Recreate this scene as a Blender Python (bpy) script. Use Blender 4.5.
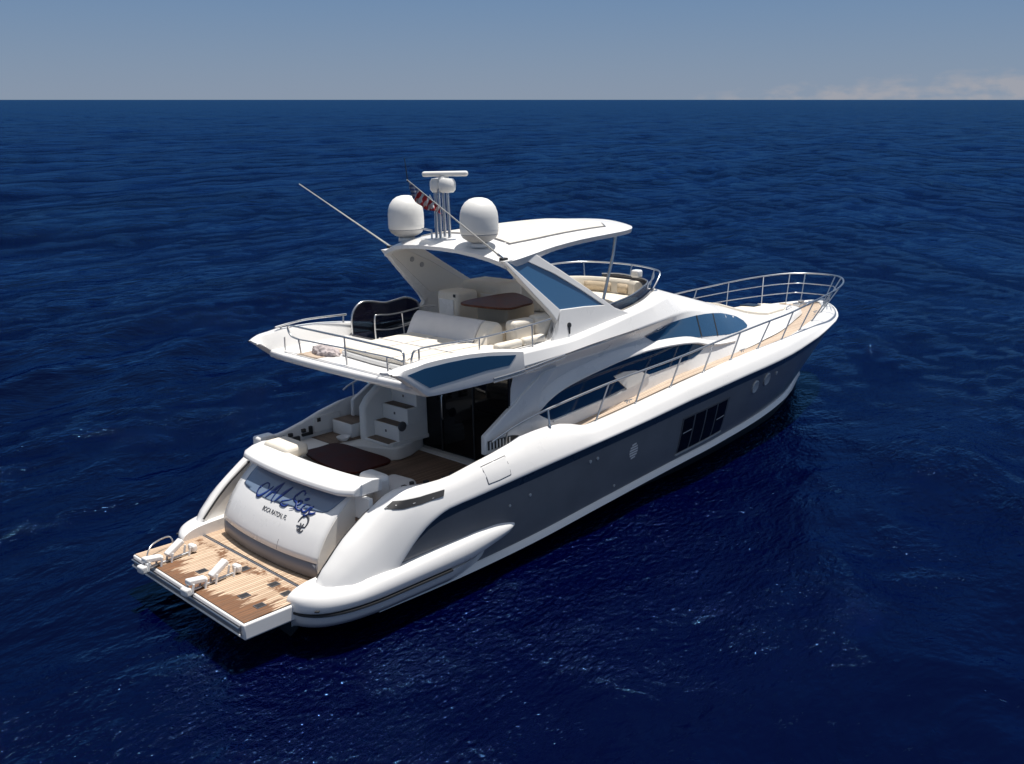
import bpy, bmesh, math, random
import numpy as np
from mathutils import Vector, Matrix, Euler
from mathutils.bvhtree import BVHTree
random.seed(4); rng = np.random.default_rng(11)
for o in list(bpy.data.objects): bpy.data.objects.remove(o)
SC = bpy.context.scene; COL = SC.collection
# ------------------------------------------------------------------ camera
W, H = 1024, 764
cam_d = bpy.data.cameras.new('camera'); cam = bpy.data.objects.new('camera', cam_d); COL.objects.link(cam)
cam_d.sensor_width = 36.0; cam_d.lens = 952.24/W*36.0
PSI = math.radians(44.7195); PIT = math.atan((382-99.5)/952.24)
fw = Vector((math.cos(PSI)*math.cos(PIT), math.sin(PSI)*math.cos(PIT), -math.sin(PIT)))
rt = Vector((math.sin(PSI), -math.cos(PSI), 0)); up = rt.cross(fw)
cam.matrix_world = Matrix(((rt.x, up.x, -fw.x, -6.130), (rt.y, up.y, -fw.y, -13.608), (rt.z, up.z, -fw.z, 8.349), (0, 0, 0, 1)))
cam_d.clip_start = 0.1; cam_d.clip_end = 60000
SC.camera = cam
# ------------------------------------------------------------------ sky and sun
SUN_AZ, SUN_EL = math.radians(-12), math.radians(77)      # azimuth from the bow towards port
world = bpy.data.worlds.new("World"); SC.world = world; world.use_nodes = True
nt = world.node_tree; nt.nodes.clear()
def N(t, typ, **kw):
    n = t.nodes.new(typ)
    for k, v in kw.items():
        if k in n.inputs: n.inputs[k].default_value = v
        else: setattr(n, k, v)
    return n
def mth(t, op, a, b=None, c=None, clamp=False):
    n = t.nodes.new('ShaderNodeMath'); n.operation = op; n.use_clamp = clamp
    for i, v in enumerate((a, b, c)):
        if v is None: continue
        if isinstance(v, (int, float)): n.inputs[i].default_value = v
        else: t.links.new(v, n.inputs[i])
    return n.outputs[0]
def mixc(t, fac, a, b):
    n = t.nodes.new('ShaderNodeMix'); n.data_type = 'RGBA'
    for i, v in ((0, fac), (6, a), (7, b)):
        if isinstance(v, (int, float)): n.inputs[i].default_value = v
        elif isinstance(v, (tuple, list)): n.inputs[i].default_value = (*v[:3], 1)
        else: t.links.new(v, n.inputs[i])
    return n.outputs[2]
def ramp(t, fac, stops):
    n = t.nodes.new('ShaderNodeValToRGB'); e = n.color_ramp.elements
    while len(e) < len(stops): e.new(0.5)
    for k, (p, c) in zip(e, stops): k.position = p; k.color = (*c[:3], 1) if isinstance(c, (tuple, list)) else (c, c, c, 1)
    t.links.new(fac, n.inputs[0]); return n.outputs[0]
sky = N(nt, 'ShaderNodeTexSky', sky_type='NISHITA'); sky.sun_disc = False
sky.sun_elevation = SUN_EL; sky.sun_rotation = math.pi/2-SUN_AZ
sky.altitude = 0; sky.air_density = 1.0; sky.dust_density = 0.2; sky.ozone_density = 3.0
tc = N(nt, 'ShaderNodeTexCoord'); sep = N(nt, 'ShaderNodeSeparateXYZ'); nt.links.new(tc.outputs['Generated'], sep.inputs[0])
az = mth(nt, 'ARCTAN2', sep.outputs[1], sep.outputs[0])
comb = N(nt, 'ShaderNodeCombineXYZ'); nt.links.new(mth(nt, 'MULTIPLY', az, 20), comb.inputs[0])
nt.links.new(mth(nt, 'MULTIPLY', sep.outputs[2], 48), comb.inputs[1])
cn = N(nt, 'ShaderNodeTexNoise', Scale=2.0, Detail=4.5, Roughness=0.5); nt.links.new(comb.outputs[0], cn.inputs['Vector'])
# low cumulus bank over the horizon, azimuth 15..38 degrees
a0 = mth(nt, 'SUBTRACT', 1, mth(nt, 'DIVIDE', mth(nt, 'ABSOLUTE', mth(nt, 'SUBTRACT', az, math.radians(13))), math.radians(30)), clamp=True)
top = mth(nt, 'MULTIPLY_ADD', a0, 0.036, 0.006)
low = mth(nt, 'DIVIDE', mth(nt, 'SUBTRACT', top, sep.outputs[2]), 0.022, clamp=True)
cm = mth(nt, 'MULTIPLY', mth(nt, 'MULTIPLY_ADD', cn.outputs[0], 2.0, -0.55), low)
cm = mth(nt, 'MULTIPLY', cm, mth(nt, 'MULTIPLY', a0, 2.2, clamp=True))
cmask = ramp(nt, cm, [(0.16, 0), (0.60, 0.75)])
zab = mth(nt, 'ABSOLUTE', sep.outputs[2])
haze = ramp(nt, zab, [(0.0, 0.95), (0.40, 0.90), (0.85, 0.75)])
lowc = ramp(nt, zab, [(0.0, (1.50, 1.96, 2.72)), (0.10, (0.92, 1.58, 2.72)), (0.22, (0.60, 1.22, 2.45)), (0.50, (1.7, 1.95, 2.3)), (1.0, (3.7, 3.6, 3.6))])
skyd = mixc(nt, haze, sky.outputs[0], lowc)
skyc = mixc(nt, cmask, skyd, (2.6, 2.62, 2.9))
bg = N(nt, 'ShaderNodeBackground', Strength=0.10); nt.links.new(skyc, bg.inputs[0])
wo = N(nt, 'ShaderNodeOutputWorld'); nt.links.new(bg.outputs[0], wo.inputs[0])
sd = bpy.data.lights.new('sun', 'SUN'); sun = bpy.data.objects.new('sun', sd); COL.objects.link(sun)
sd.energy = 4.0; sd.angle = math.radians(0.53); sd.color = (1.0, 0.955, 0.89)
sdir = Vector((math.cos(SUN_AZ)*math.cos(SUN_EL), math.sin(SUN_AZ)*math.cos(SUN_EL), math.sin(SUN_EL)))
sun.rotation_euler = sdir.to_track_quat('Z', 'Y').to_euler(); sun.location = (0, 0, 60)
SC.view_settings.view_transform = 'Standard'; SC.view_settings.look = 'None'
SC.view_settings.exposure = 0.50; SC.view_settings.gamma = 1.0; SC.view_settings.use_curve_mapping = False
SC.render.engine = 'CYCLES'
SC.cycles.use_denoising = True; SC.cycles.max_bounces = 8; SC.cycles.transparent_max_bounces = 12
SC.cycles.sample_clamp_indirect = 6; SC.cycles.caustics_reflective = False; SC.cycles.caustics_refractive = False
# ------------------------------------------------------------------ boat attitude: slight heel to port in the swell
_r, _p = math.radians(-2.7346), math.radians(0.856)
RB = Matrix.Rotation(_p, 4, 'Y') @ Matrix.Rotation(_r, 4, 'X')
BOAT = Matrix.Translation((10, 0, 0)) @ RB @ Matrix.Translation((-10, 0, 0))
# ------------------------------------------------------------------ materials
MATS = {}
def mat(name, col, rough=0.4, metal=0.0, coat=0.0, vary=0.0, vscale=1.5, bump=0.0, bscale=40.0, spec=0.5):
    m = bpy.data.materials.new(name); m.use_nodes = True; t = m.node_tree; b = t.nodes['Principled BSDF']
    b.inputs['Base Color'].default_value = (*col, 1); b.inputs['Roughness'].default_value = rough
    b.inputs['Metallic'].default_value = metal; b.inputs['Coat Weight'].default_value = coat
    b.inputs['Coat Roughness'].default_value = 0.06; b.inputs['Specular IOR Level'].default_value = spec
    co = N(t, 'ShaderNodeTexCoord')
    n = N(t, 'ShaderNodeTexNoise', Scale=vscale, Detail=5.0, Roughness=0.6); t.links.new(co.outputs['Object'], n.inputs['Vector'])
    d = [max(0, c*(1-vary)) for c in col]
    t.links.new(mixc(t, ramp(t, n.outputs[0], [(0.35, 0), (0.7, 1)]), tuple(d), tuple(col)), b.inputs['Base Color'])
    r = N(t, 'ShaderNodeMapRange'); r.inputs[3].default_value = rough*0.8; r.inputs[4].default_value = min(1, rough*1.25)
    t.links.new(n.outputs[0], r.inputs[0]); t.links.new(r.outputs[0], b.inputs['Roughness'])
    if bump:
        n2 = N(t, 'ShaderNodeTexNoise', Scale=bscale, Detail=3.0); t.links.new(co.outputs['Object'], n2.inputs['Vector'])
        bp = N(t, 'ShaderNodeBump', Strength=bump, Distance=0.02); t.links.new(n2.outputs[0], bp.inputs['Height']); t.links.new(bp.outputs[0], b.inputs['Normal'])
    MATS[name] = m; return m
WHITE = mat('gelcoat_white', (0.80, 0.79, 0.775), 0.28, coat=0.25, vary=0.05, vscale=0.9)
WHITE2 = mat('moulded_deck_white', (0.80, 0.79, 0.765), 0.55, vary=0.06, vscale=2.5, bump=0.08, bscale=120)
CREAMW = mat('cabin_side_white', (0.77, 0.745, 0.70), 0.35, coat=0.15, vary=0.04)
HULLG = mat('hull_slate_paint', (0.19, 0.195, 0.205), 0.30, coat=0.35, vary=0.16, vscale=1.2)
HULLN = mat('hull_navy_band', (0.022, 0.040, 0.070), 0.28, coat=0.3, vary=0.1)  # darker band along the top edge of the hull side
FOUL = mat('antifouling_black', (0.012, 0.014, 0.02), 0.6)
STEEL = mat('stainless_steel', (0.60, 0.60, 0.60), 0.28, metal=1.0)
BLACK = mat('black_rubber', (0.02, 0.02, 0.022), 0.55)
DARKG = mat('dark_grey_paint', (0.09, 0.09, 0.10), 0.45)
GREY = mat('kick_grey_paint', (0.20, 0.20, 0.22), 0.45, vary=0.1)
NAMEB = mat('name_panel_blue', (0.17, 0.23, 0.33), 0.25, coat=0.4, vary=0.08)
INK = mat('lettering_blue', (0.008, 0.03, 0.18), 0.4)
INKK = mat('lettering_charcoal', (0.05, 0.055, 0.07), 0.5)
CREAM = mat('cream_vinyl', (0.76, 0.70, 0.60), 0.6, vary=0.06, vscale=3, bump=0.15, bscale=30)
CREAMD = mat('tan_vinyl', (0.62, 0.51, 0.37), 0.6, vary=0.08, vscale=3, bump=0.15, bscale=30)
SHADEG = mat('shaded_sofa_grey', (0.62, 0.61, 0.61), 0.8, vary=0.08, vscale=3, bump=0.35, bscale=9)  # shade of the sofa's aft face put into the colour; also arm and seams
ROOFC = mat('sunroof_canvas', (0.60, 0.575, 0.53), 0.8, vary=0.08, vscale=4, bump=0.2, bscale=20)
MAHOG = mat('mahogany_varnish', (0.060, 0.013, 0.008), 0.5, vary=0.45, vscale=5, spec=0.08)
WALNUT = mat('walnut_varnish', (0.16, 0.055, 0.028), 0.45, vary=0.5, vscale=6, spec=0.15)
DOMEW = mat('radome_white', (0.78, 0.77, 0.74), 0.42, vary=0.03)
DOMEG = mat('radome_base_grey', (0.36, 0.36, 0.36), 0.5)
RIM = mat('bright_rim', (0.62, 0.62, 0.60), 0.3, metal=0.25)
ROPE = mat('rope_white', (0.7, 0.68, 0.62), 0.9, bump=0.4, bscale=150)
CLOTH = mat('pink_grey_cloth', (0.52, 0.46, 0.46), 0.9, vary=0.3, vscale=9, bump=0.5, bscale=30)
def glass(name, tint, refl=0.04, rough=0.02, alpha=0.15):
    """tinted glazing: dark body with a clear gloss; alpha = share of light that passes"""
    m = bpy.data.materials.new(name); m.use_nodes = True; t = m.node_tree; b = t.nodes['Principled BSDF']
    b.inputs['Base Color'].default_value = (*tint, 1); b.inputs['Roughness'].default_value = rough
    b.inputs['IOR'].default_value = 1.62; b.inputs['Coat Weight'].default_value = refl
    out = [n for n in t.nodes if n.type == 'OUTPUT_MATERIAL'][0]
    tr = N(t, 'ShaderNodeBsdfTransparent'); tr.inputs[0].default_value = (0.45, 0.6, 0.75, 1)
    mx = N(t, 'ShaderNodeMixShader'); mx.inputs[0].default_value = 1-alpha
    t.links.new(tr.outputs[0], mx.inputs[1]); t.links.new(b.outputs[0], mx.inputs[2]); t.links.new(mx.outputs[0], out.inputs[0])
    MATS[name] = m; return m
GLASSB = glass('cabin_glass_blue', (0.018, 0.065, 0.14), 0.6, 0.03, 0.0)
GLASSA = glass('arch_glass_blue', (0.04, 0.13, 0.27), 0.8, 0.05, 0.0)
GLASSK = glass('salon_glass_black', (0.006, 0.006, 0.007), 0.0, 0.03, 0.10)
MATS['salon_glass_black'].node_tree.nodes['Principled BSDF'].inputs['IOR'].default_value = 1.38
GLASSN = glass('saloon_side_glass', (0.006, 0.030, 0.080), 0.2, 0.03, 0.0)
GLASSS = glass('smoked_screen', (0.012, 0.010, 0.018), 0.3, 0.04, 0.30)
def teak(name, base, dark, axis='Y', pitch=0.055, stain=False, shade=1.0, fade=0.25):
    m = bpy.data.materials.new(name); m.use_nodes = True; t = m.node_tree; b = t.nodes['Principled BSDF']
    co = N(t, 'ShaderNodeTexCoord'); s = N(t, 'ShaderNodeSeparateXYZ'); t.links.new(co.outputs['Object'], s.inputs[0])
    across = s.outputs[1] if axis == 'Y' else s.outputs[0]; along = s.outputs[0] if axis == 'Y' else s.outputs[1]
    q = mth(t, 'DIVIDE', across, pitch); pid = mth(t, 'FLOOR', q); fr = mth(t, 'FRACT', q)
    seam = mth(t, 'LESS_THAN', mth(t, 'ABSOLUTE', mth(t, 'SUBTRACT', fr, 0.5)), 0.40)
    wn = N(t, 'ShaderNodeTexWhiteNoise', noise_dimensions='1D'); t.links.new(pid, wn.inputs['W'])
    cv = N(t, 'ShaderNodeCombineXYZ'); t.links.new(mth(t, 'MULTIPLY', along, 2.2), cv.inputs[0]); t.links.new(mth(t, 'MULTIPLY', across, 40), cv.inputs[1])
    t.links.new(mth(t, 'MULTIPLY', wn.outputs[0], 9), cv.inputs[2])
    gr = N(t, 'ShaderNodeTexNoise', Scale=1.0, Detail=4.0, Roughness=0.6); t.links.new(cv.outputs[0], gr.inputs['Vector'])
    bl = N(t, 'ShaderNodeTexNoise', Scale=1.6, Detail=4.0); t.links.new(co.outputs['Object'], bl.inputs['Vector'])
    f = mth(t, 'ADD', mth(t, 'MULTIPLY', gr.outputs[0], 0.5), mth(t, 'MULTIPLY', wn.outputs[0], 0.35))
    f = mth(t, 'ADD', f, mth(t, 'MULTIPLY', bl.outputs[0], fade))
    c = ramp(t, f, [(0.25, tuple(x*shade for x in dark)), (0.62, tuple(x*shade for x in base)), (0.95, tuple(min(1, x*1.25*shade) for x in base))])
    if stain:
        # oily wet stains that creep forward along the planks from the aft edge, and patches by the hinge line
        cs = N(t, 'ShaderNodeCombineXYZ'); t.links.new(mth(t, 'MULTIPLY', s.outputs[1], 9), cs.inputs[0]); t.links.new(mth(t, 'MULTIPLY', s.outputs[0], 1.3), cs.inputs[1])
        n1 = N(t, 'ShaderNodeTexNoise', Scale=1.0, Detail=3.0, Roughness=0.7); t.links.new(cs.outputs[0], n1.inputs['Vector'])
        cb = N(t, 'ShaderNodeCombineXYZ'); t.links.new(mth(t, 'MULTIPLY', s.outputs[1], 1.1), cb.inputs[0]); cb.inputs[1].default_value = 3.3
        n2 = N(t, 'ShaderNodeTexNoise', Scale=1.0, Detail=1.0); t.links.new(cb.outputs[0], n2.inputs['Vector'])
        reach = mth(t, 'MULTIPLY', mth(t, 'MULTIPLY_ADD', n2.outputs[0], 2.4, -0.62), mth(t, 'MULTIPLY_ADD', n1.outputs[0], 2.6, -0.55))
        port = mth(t, 'LESS_THAN', s.outputs[1], 1.05)
        aft = mth(t, 'MULTIPLY', mth(t, 'MULTIPLY', mth(t, 'SUBTRACT', reach, s.outputs[0]), 14, clamp=True), port)
        cs3 = N(t, 'ShaderNodeCombineXYZ'); t.links.new(mth(t, 'MULTIPLY', s.outputs[1], 2.6), cs3.inputs[0]); t.links.new(mth(t, 'MULTIPLY', s.outputs[0], 1.4), cs3.inputs[1])
        cs3.inputs[2].default_value = 7.7
        n3 = N(t, 'ShaderNodeTexNoise', Scale=1.3, Detail=5.0, Roughness=0.72); t.links.new(cs3.outputs[0], n3.inputs['Vector'])
        near = mth(t, 'SUBTRACT', 1, mth(t, 'DIVIDE', mth(t, 'ABSOLUTE', mth(t, 'SUBTRACT', s.outputs[0], 1.08)), 0.42), clamp=True)
        hin = ramp(t, mth(t, 'MULTIPLY', mth(t, 'POWER', near, 0.4), n3.outputs[0]), [(0.46, 0), (0.52, 1)])
        st = mth(t, 'MAXIMUM', aft, hin)
        c = mixc(t, mth(t, 'MULTIPLY', st, 0.93), c, ramp(t, gr.outputs[0], [(0.3, (0.060, 0.020, 0.005)), (0.7, (0.21, 0.072, 0.016))]))
    c = mixc(t, seam, tuple(x*0.42*shade for x in dark), c)
    t.links.new(c, b.inputs['Base Color']); b.inputs['Roughness'].default_value = 0.62
    MATS[name] = m; return m
TEAKP = teak('teak_platform', (0.58, 0.435, 0.31), (0.40, 0.27, 0.175), 'Y', 0.06, stain=True)
TEAK = teak('teak_deck', (0.55, 0.44, 0.34), (0.42, 0.32, 0.24), 'Y', 0.055)
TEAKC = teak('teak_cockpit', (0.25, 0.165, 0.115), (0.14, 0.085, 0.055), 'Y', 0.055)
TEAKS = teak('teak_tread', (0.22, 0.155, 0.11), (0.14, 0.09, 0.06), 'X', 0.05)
# ------------------------------------------------------------------ mesh helpers (boat coordinates: x forward, y port, z up)
ORI = {}
def thing(name, label, cat, loc, group=None, kind=None):
    o = bpy.data.objects.new(name, None); COL.objects.link(o); o.empty_display_size = 0.3
    o.matrix_world = BOAT @ Matrix.Translation(loc); o['label'] = label; o['category'] = cat
    if group: o['group'] = group
    ORI[o.name] = Vector(loc); return o
def place(me, name, m, parent, label=None, smooth=35, bevel=0, seg=2, solid=0):
    ms = m if isinstance(m, (list, tuple)) else [m]
    for q in ms: me.materials.append(q)
    if smooth:
        me.polygons.foreach_set('use_smooth', [True]*len(me.polygons)); me.set_sharp_from_angle(angle=math.radians(smooth))
    o = bpy.data.objects.new(name, me); COL.objects.link(o)
    root = parent
    while root.parent: root = root.parent
    l = ORI[root.name]
    if l.length: me.transform(Matrix.Translation(-l))
    o.parent = parent
    if solid:
        s = o.modifiers.new('thickness', 'SOLIDIFY'); s.thickness = solid; s.offset = 0
    if bevel:
        b = o.modifiers.new('edges', 'BEVEL'); b.width = bevel; b.segments = seg; b.limit_method = 'ANGLE'; b.angle_limit = math.radians(28)
        b.harden_normals = False
    if label: o['label'] = label
    return o
def finish(bm, name, m, parent, recalc=True, **kw):
    if recalc: bmesh.ops.recalc_face_normals(bm, faces=bm.faces[:])
    me = bpy.data.meshes.new(name); bm.to_mesh(me); bm.free(); return place(me, name, m, parent, **kw)
def pchip(xs, ys, x):
    xs = np.asarray(xs, float); ys = np.asarray(ys, float); x = np.asarray(x, float)
    h = np.diff(xs); d = np.diff(ys)/h; n = len(xs); mm = np.zeros(n)
    for i in range(1, n-1):
        if d[i-1]*d[i] > 0:
            w1, w2 = 2*h[i]+h[i-1], h[i]+2*h[i-1]; mm[i] = (w1+w2)/(w1/d[i-1]+w2/d[i])
    mm[0] = d[0]; mm[-1] = d[-1]
    i = np.clip(np.searchsorted(xs, x)-1, 0, n-2); t = (x-xs[i])/h[i]; t = np.clip(t, 0, 1)
    return (2*t**3-3*t**2+1)*ys[i]+(t**3-2*t**2+t)*h[i]*mm[i]+(-2*t**3+3*t**2)*ys[i+1]+(t**3-t**2)*h[i]*mm[i+1]
def resample(secs, k=4):
    """smooth loft stations lengthwise"""
    A = np.array(secs, float); n = len(A); s = np.r_[0, np.cumsum([max(1e-3, np.linalg.norm(A[i+1]-A[i], axis=1).mean()) for i in range(n-1)])]
    q = []
    for i in range(n-1): q += list(np.linspace(s[i], s[i+1], k, endpoint=False))
    q.append(s[-1]); q = np.array(q); out = np.zeros((len(q),)+A.shape[1:])
    for a in range(A.shape[1]):
        for b in range(3): out[:, a, b] = pchip(s, A[:, a, b], q)
    return out
def cat(pts, k=6, closed=False):
    P = [Vector(p) for p in pts]; n = len(P); out = []
    for i in range(n if closed else n-1):
        g = lambda j: P[j % n] if closed else P[min(max(j, 0), n-1)]
        p0, p1, p2, p3 = g(i-1), g(i), g(i+1), g(i+2)
        for j in range(k):
            t = j/k
            out.append(0.5*((2*p1)+(p2-p0)*t+(2*p0-5*p1+4*p2-p3)*t*t+(3*p1-p0-3*p2+p3)*t**3))
    if not closed: out.append(P[-1])
    return out
def loft_bm(secs, closed=False, caps=(False, False), mirror=False, bm=None, matidx=None):
    bm = bm or bmesh.new()
    for sgn in ((1, -1) if mirror else (1,)):
        rows = [[bm.verts.new((p[0], p[1]*sgn, p[2])) for p in s] for s in secs]
        m = len(rows[0]); R = range(m if closed else m-1)
        for i in range(len(rows)-1):
            for j in R:
                q = [rows[i][j], rows[i+1][j], rows[i+1][(j+1) % m], rows[i][(j+1) % m]]
                if sgn < 0: q.reverse()
                try:
                    f = bm.faces.new(q)
                    if matidx: f.material_index = matidx[j]
                except ValueError: pass
        for e, row in ((0, rows[0]), (1, rows[-1])):
            if caps[e]:
                try: bm.faces.new(row if (e == 0) ^ (sgn < 0) else row[::-1])
                except ValueError: pass
    bmesh.ops.remove_doubles(bm, verts=bm.verts[:], dist=1e-4)
    return bm
def loft(name, secs, m, parent, closed=False, caps=(False, False), mirror=False, k=0, matidx=None, recalc=True, **kw):
    if k: secs = resample(secs, k)
    return finish(loft_bm(secs, closed, caps, mirror, matidx=matidx), name, m, parent, recalc=recalc, **kw)
def tube(name, pts, r, m, parent, closed=False, seg=8, smoothk=0, bm=None, r2=None, **kw):
    own = bm is None; bm = bm or bmesh.new()
    P = [Vector(p) for p in pts]
    if smoothk: P = cat(P, smoothk, closed)
    n = len(P); rows = []; prev = None
    for i, p in enumerate(P):
        a = P[(i-1) % n] if closed or i > 0 else p; b = P[(i+1) % n] if closed or i < n-1 else p
        d = (b-a).normalized()
        if prev is None:
            u = d.orthogonal().normalized()
        else:
            u = (prev-d*prev.dot(d)).normalized()
        prev = u; v = d.cross(u)
        rr = r if r2 is None else r+(r2-r)*i/(n-1)
        rows.append([bm.verts.new(p+(u*math.cos(2*math.pi*j/seg)+v*math.sin(2*math.pi*j/seg))*rr) for j in range(seg)])
    for i in range(n if closed else n-1):
        A, B = rows[i], rows[(i+1) % n]
        for j in range(seg): bm.faces.new((A[j], A[(j+1) % seg], B[(j+1) % seg], B[j]))
    if not closed: bm.faces.new(rows[0][::-1]); bm.faces.new(rows[-1])
    if own: return finish(bm, name, m, parent, smooth=50, **kw)
def prism(name, pts, d, m, parent, **kw):
    """closed outline (3D) extruded by vector d"""
    bm = bmesh.new(); a = [bm.verts.new(p) for p in pts]; dv = Vector(d); b = [bm.verts.new(Vector(p)+dv) for p in pts]; n = len(a)
    bm.faces.new(a); bm.faces.new(b[::-1])
    for i in range(n): bm.faces.new((a[i], a[(i+1) % n], b[(i+1) % n], b[i]))
    return finish(bm, name, m, parent, **kw)
def box(name, lo, hi, m, parent, rz=0, bm=None, **kw):
    own = bm is None; bm = bm or bmesh.new(); c = [(a+b)/2 for a, b in zip(lo, hi)]; s = [abs(b-a) for a, b in zip(lo, hi)]
    bmesh.ops.create_cube(bm, size=1, matrix=Matrix.Translation(c) @ Matrix.Rotation(rz, 4, 'Z') @ Matrix.Diagonal((*s, 1)))
    if own: return finish(bm, name, m, parent, **kw)
def lathe(name, c, prof, m, parent, seg=32, axis=(0, 0, 1), bm=None, **kw):
    own = bm is None; bm = bm or bmesh.new(); q = Vector((0, 0, 1)).rotation_difference(Vector(axis).normalized()); c = Vector(c); rows = []
    for r, z in prof:
        rows.append([bm.verts.new(c+q @ Vector((r*math.cos(2*math.pi*j/seg), r*math.sin(2*math.pi*j/seg), z))) for j in range(seg)])
    for i in range(len(rows)-1):
        for j in range(seg): bm.faces.new((rows[i][j], rows[i][(j+1) % seg], rows[i+1][(j+1) % seg], rows[i+1][j]))
    bm.faces.new(rows[0][::-1]); bm.faces.new(rows[-1])
    bmesh.ops.remove_doubles(bm, verts=bm.verts[:], dist=1e-5)
    if own: return finish(bm, name, m, parent, smooth=40, **kw)
def bvh_of(o):
    dg = bpy.context.evaluated_depsgraph_get(); dg.update()
    e = o.evaluated_get(dg); me = e.to_mesh(); root = o
    while root.parent: root = root.parent
    l = ORI[root.name]
    b = BVHTree.FromPolygons([v.co+l for v in me.vertices], [tuple(p.vertices) for p in me.polygons]); e.to_mesh_clear(); return b
def decal(name, outline, bvh, m, parent, side=-1, off=0.012, thick=0.02, step=0.12, smoothk=0, **kw):
    """panel outlined in the x-z plane, laid onto the side surface found by bvh, standing off it by off"""
    pts = [(p[0], 0, p[1]) for p in outline]
    if smoothk: pts = [tuple(v) for v in cat(pts, smoothk, True)]
    bm = bmesh.new(); f = bm.faces.new([bm.verts.new(p) for p in pts])
    xs = [p[0] for p in pts]; zs = [p[2] for p in pts]
    for lo, hi, nrm in ((min(xs), max(xs), (1, 0, 0)), (min(zs), max(zs), (0, 0, 1))):
        v = lo+step
        while v < hi:
            co = (v, 0, 0) if nrm[0] else (0, 0, v)
            bmesh.ops.bisect_plane(bm, geom=bm.verts[:]+bm.edges[:]+bm.faces[:], plane_co=co, plane_no=nrm); v += step
    last = 0
    for v in bm.verts:
        h = bvh.ray_cast(Vector((v.co.x, side*6, v.co.z)), Vector((0, -side, 0)))
        y = h[0].y if h[0] is not None and h[0].y*side > .3 else None
        if y is None:
            h = bvh.find_nearest(Vector((v.co.x, side*2, v.co.z))); y = h[0].y
        v.co.y = y
    bmesh.ops.recalc_face_normals(bm, faces=bm.faces[:])
    ext = bmesh.ops.extrude_face_region(bm, geom=bm.faces[:])
    vs = [g for g in ext['geom'] if isinstance(g, bmesh.types.BMVert)]
    for v in vs: v.co.y += side*off
    vset = set(vs)
    for v in bm.verts:
        if v not in vset: v.co.y -= side*(thick-off)
    return finish(bm, name, m, parent, smooth=30, **kw)
def both(fn):
    for s in (-1, 1): fn(s)
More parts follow.
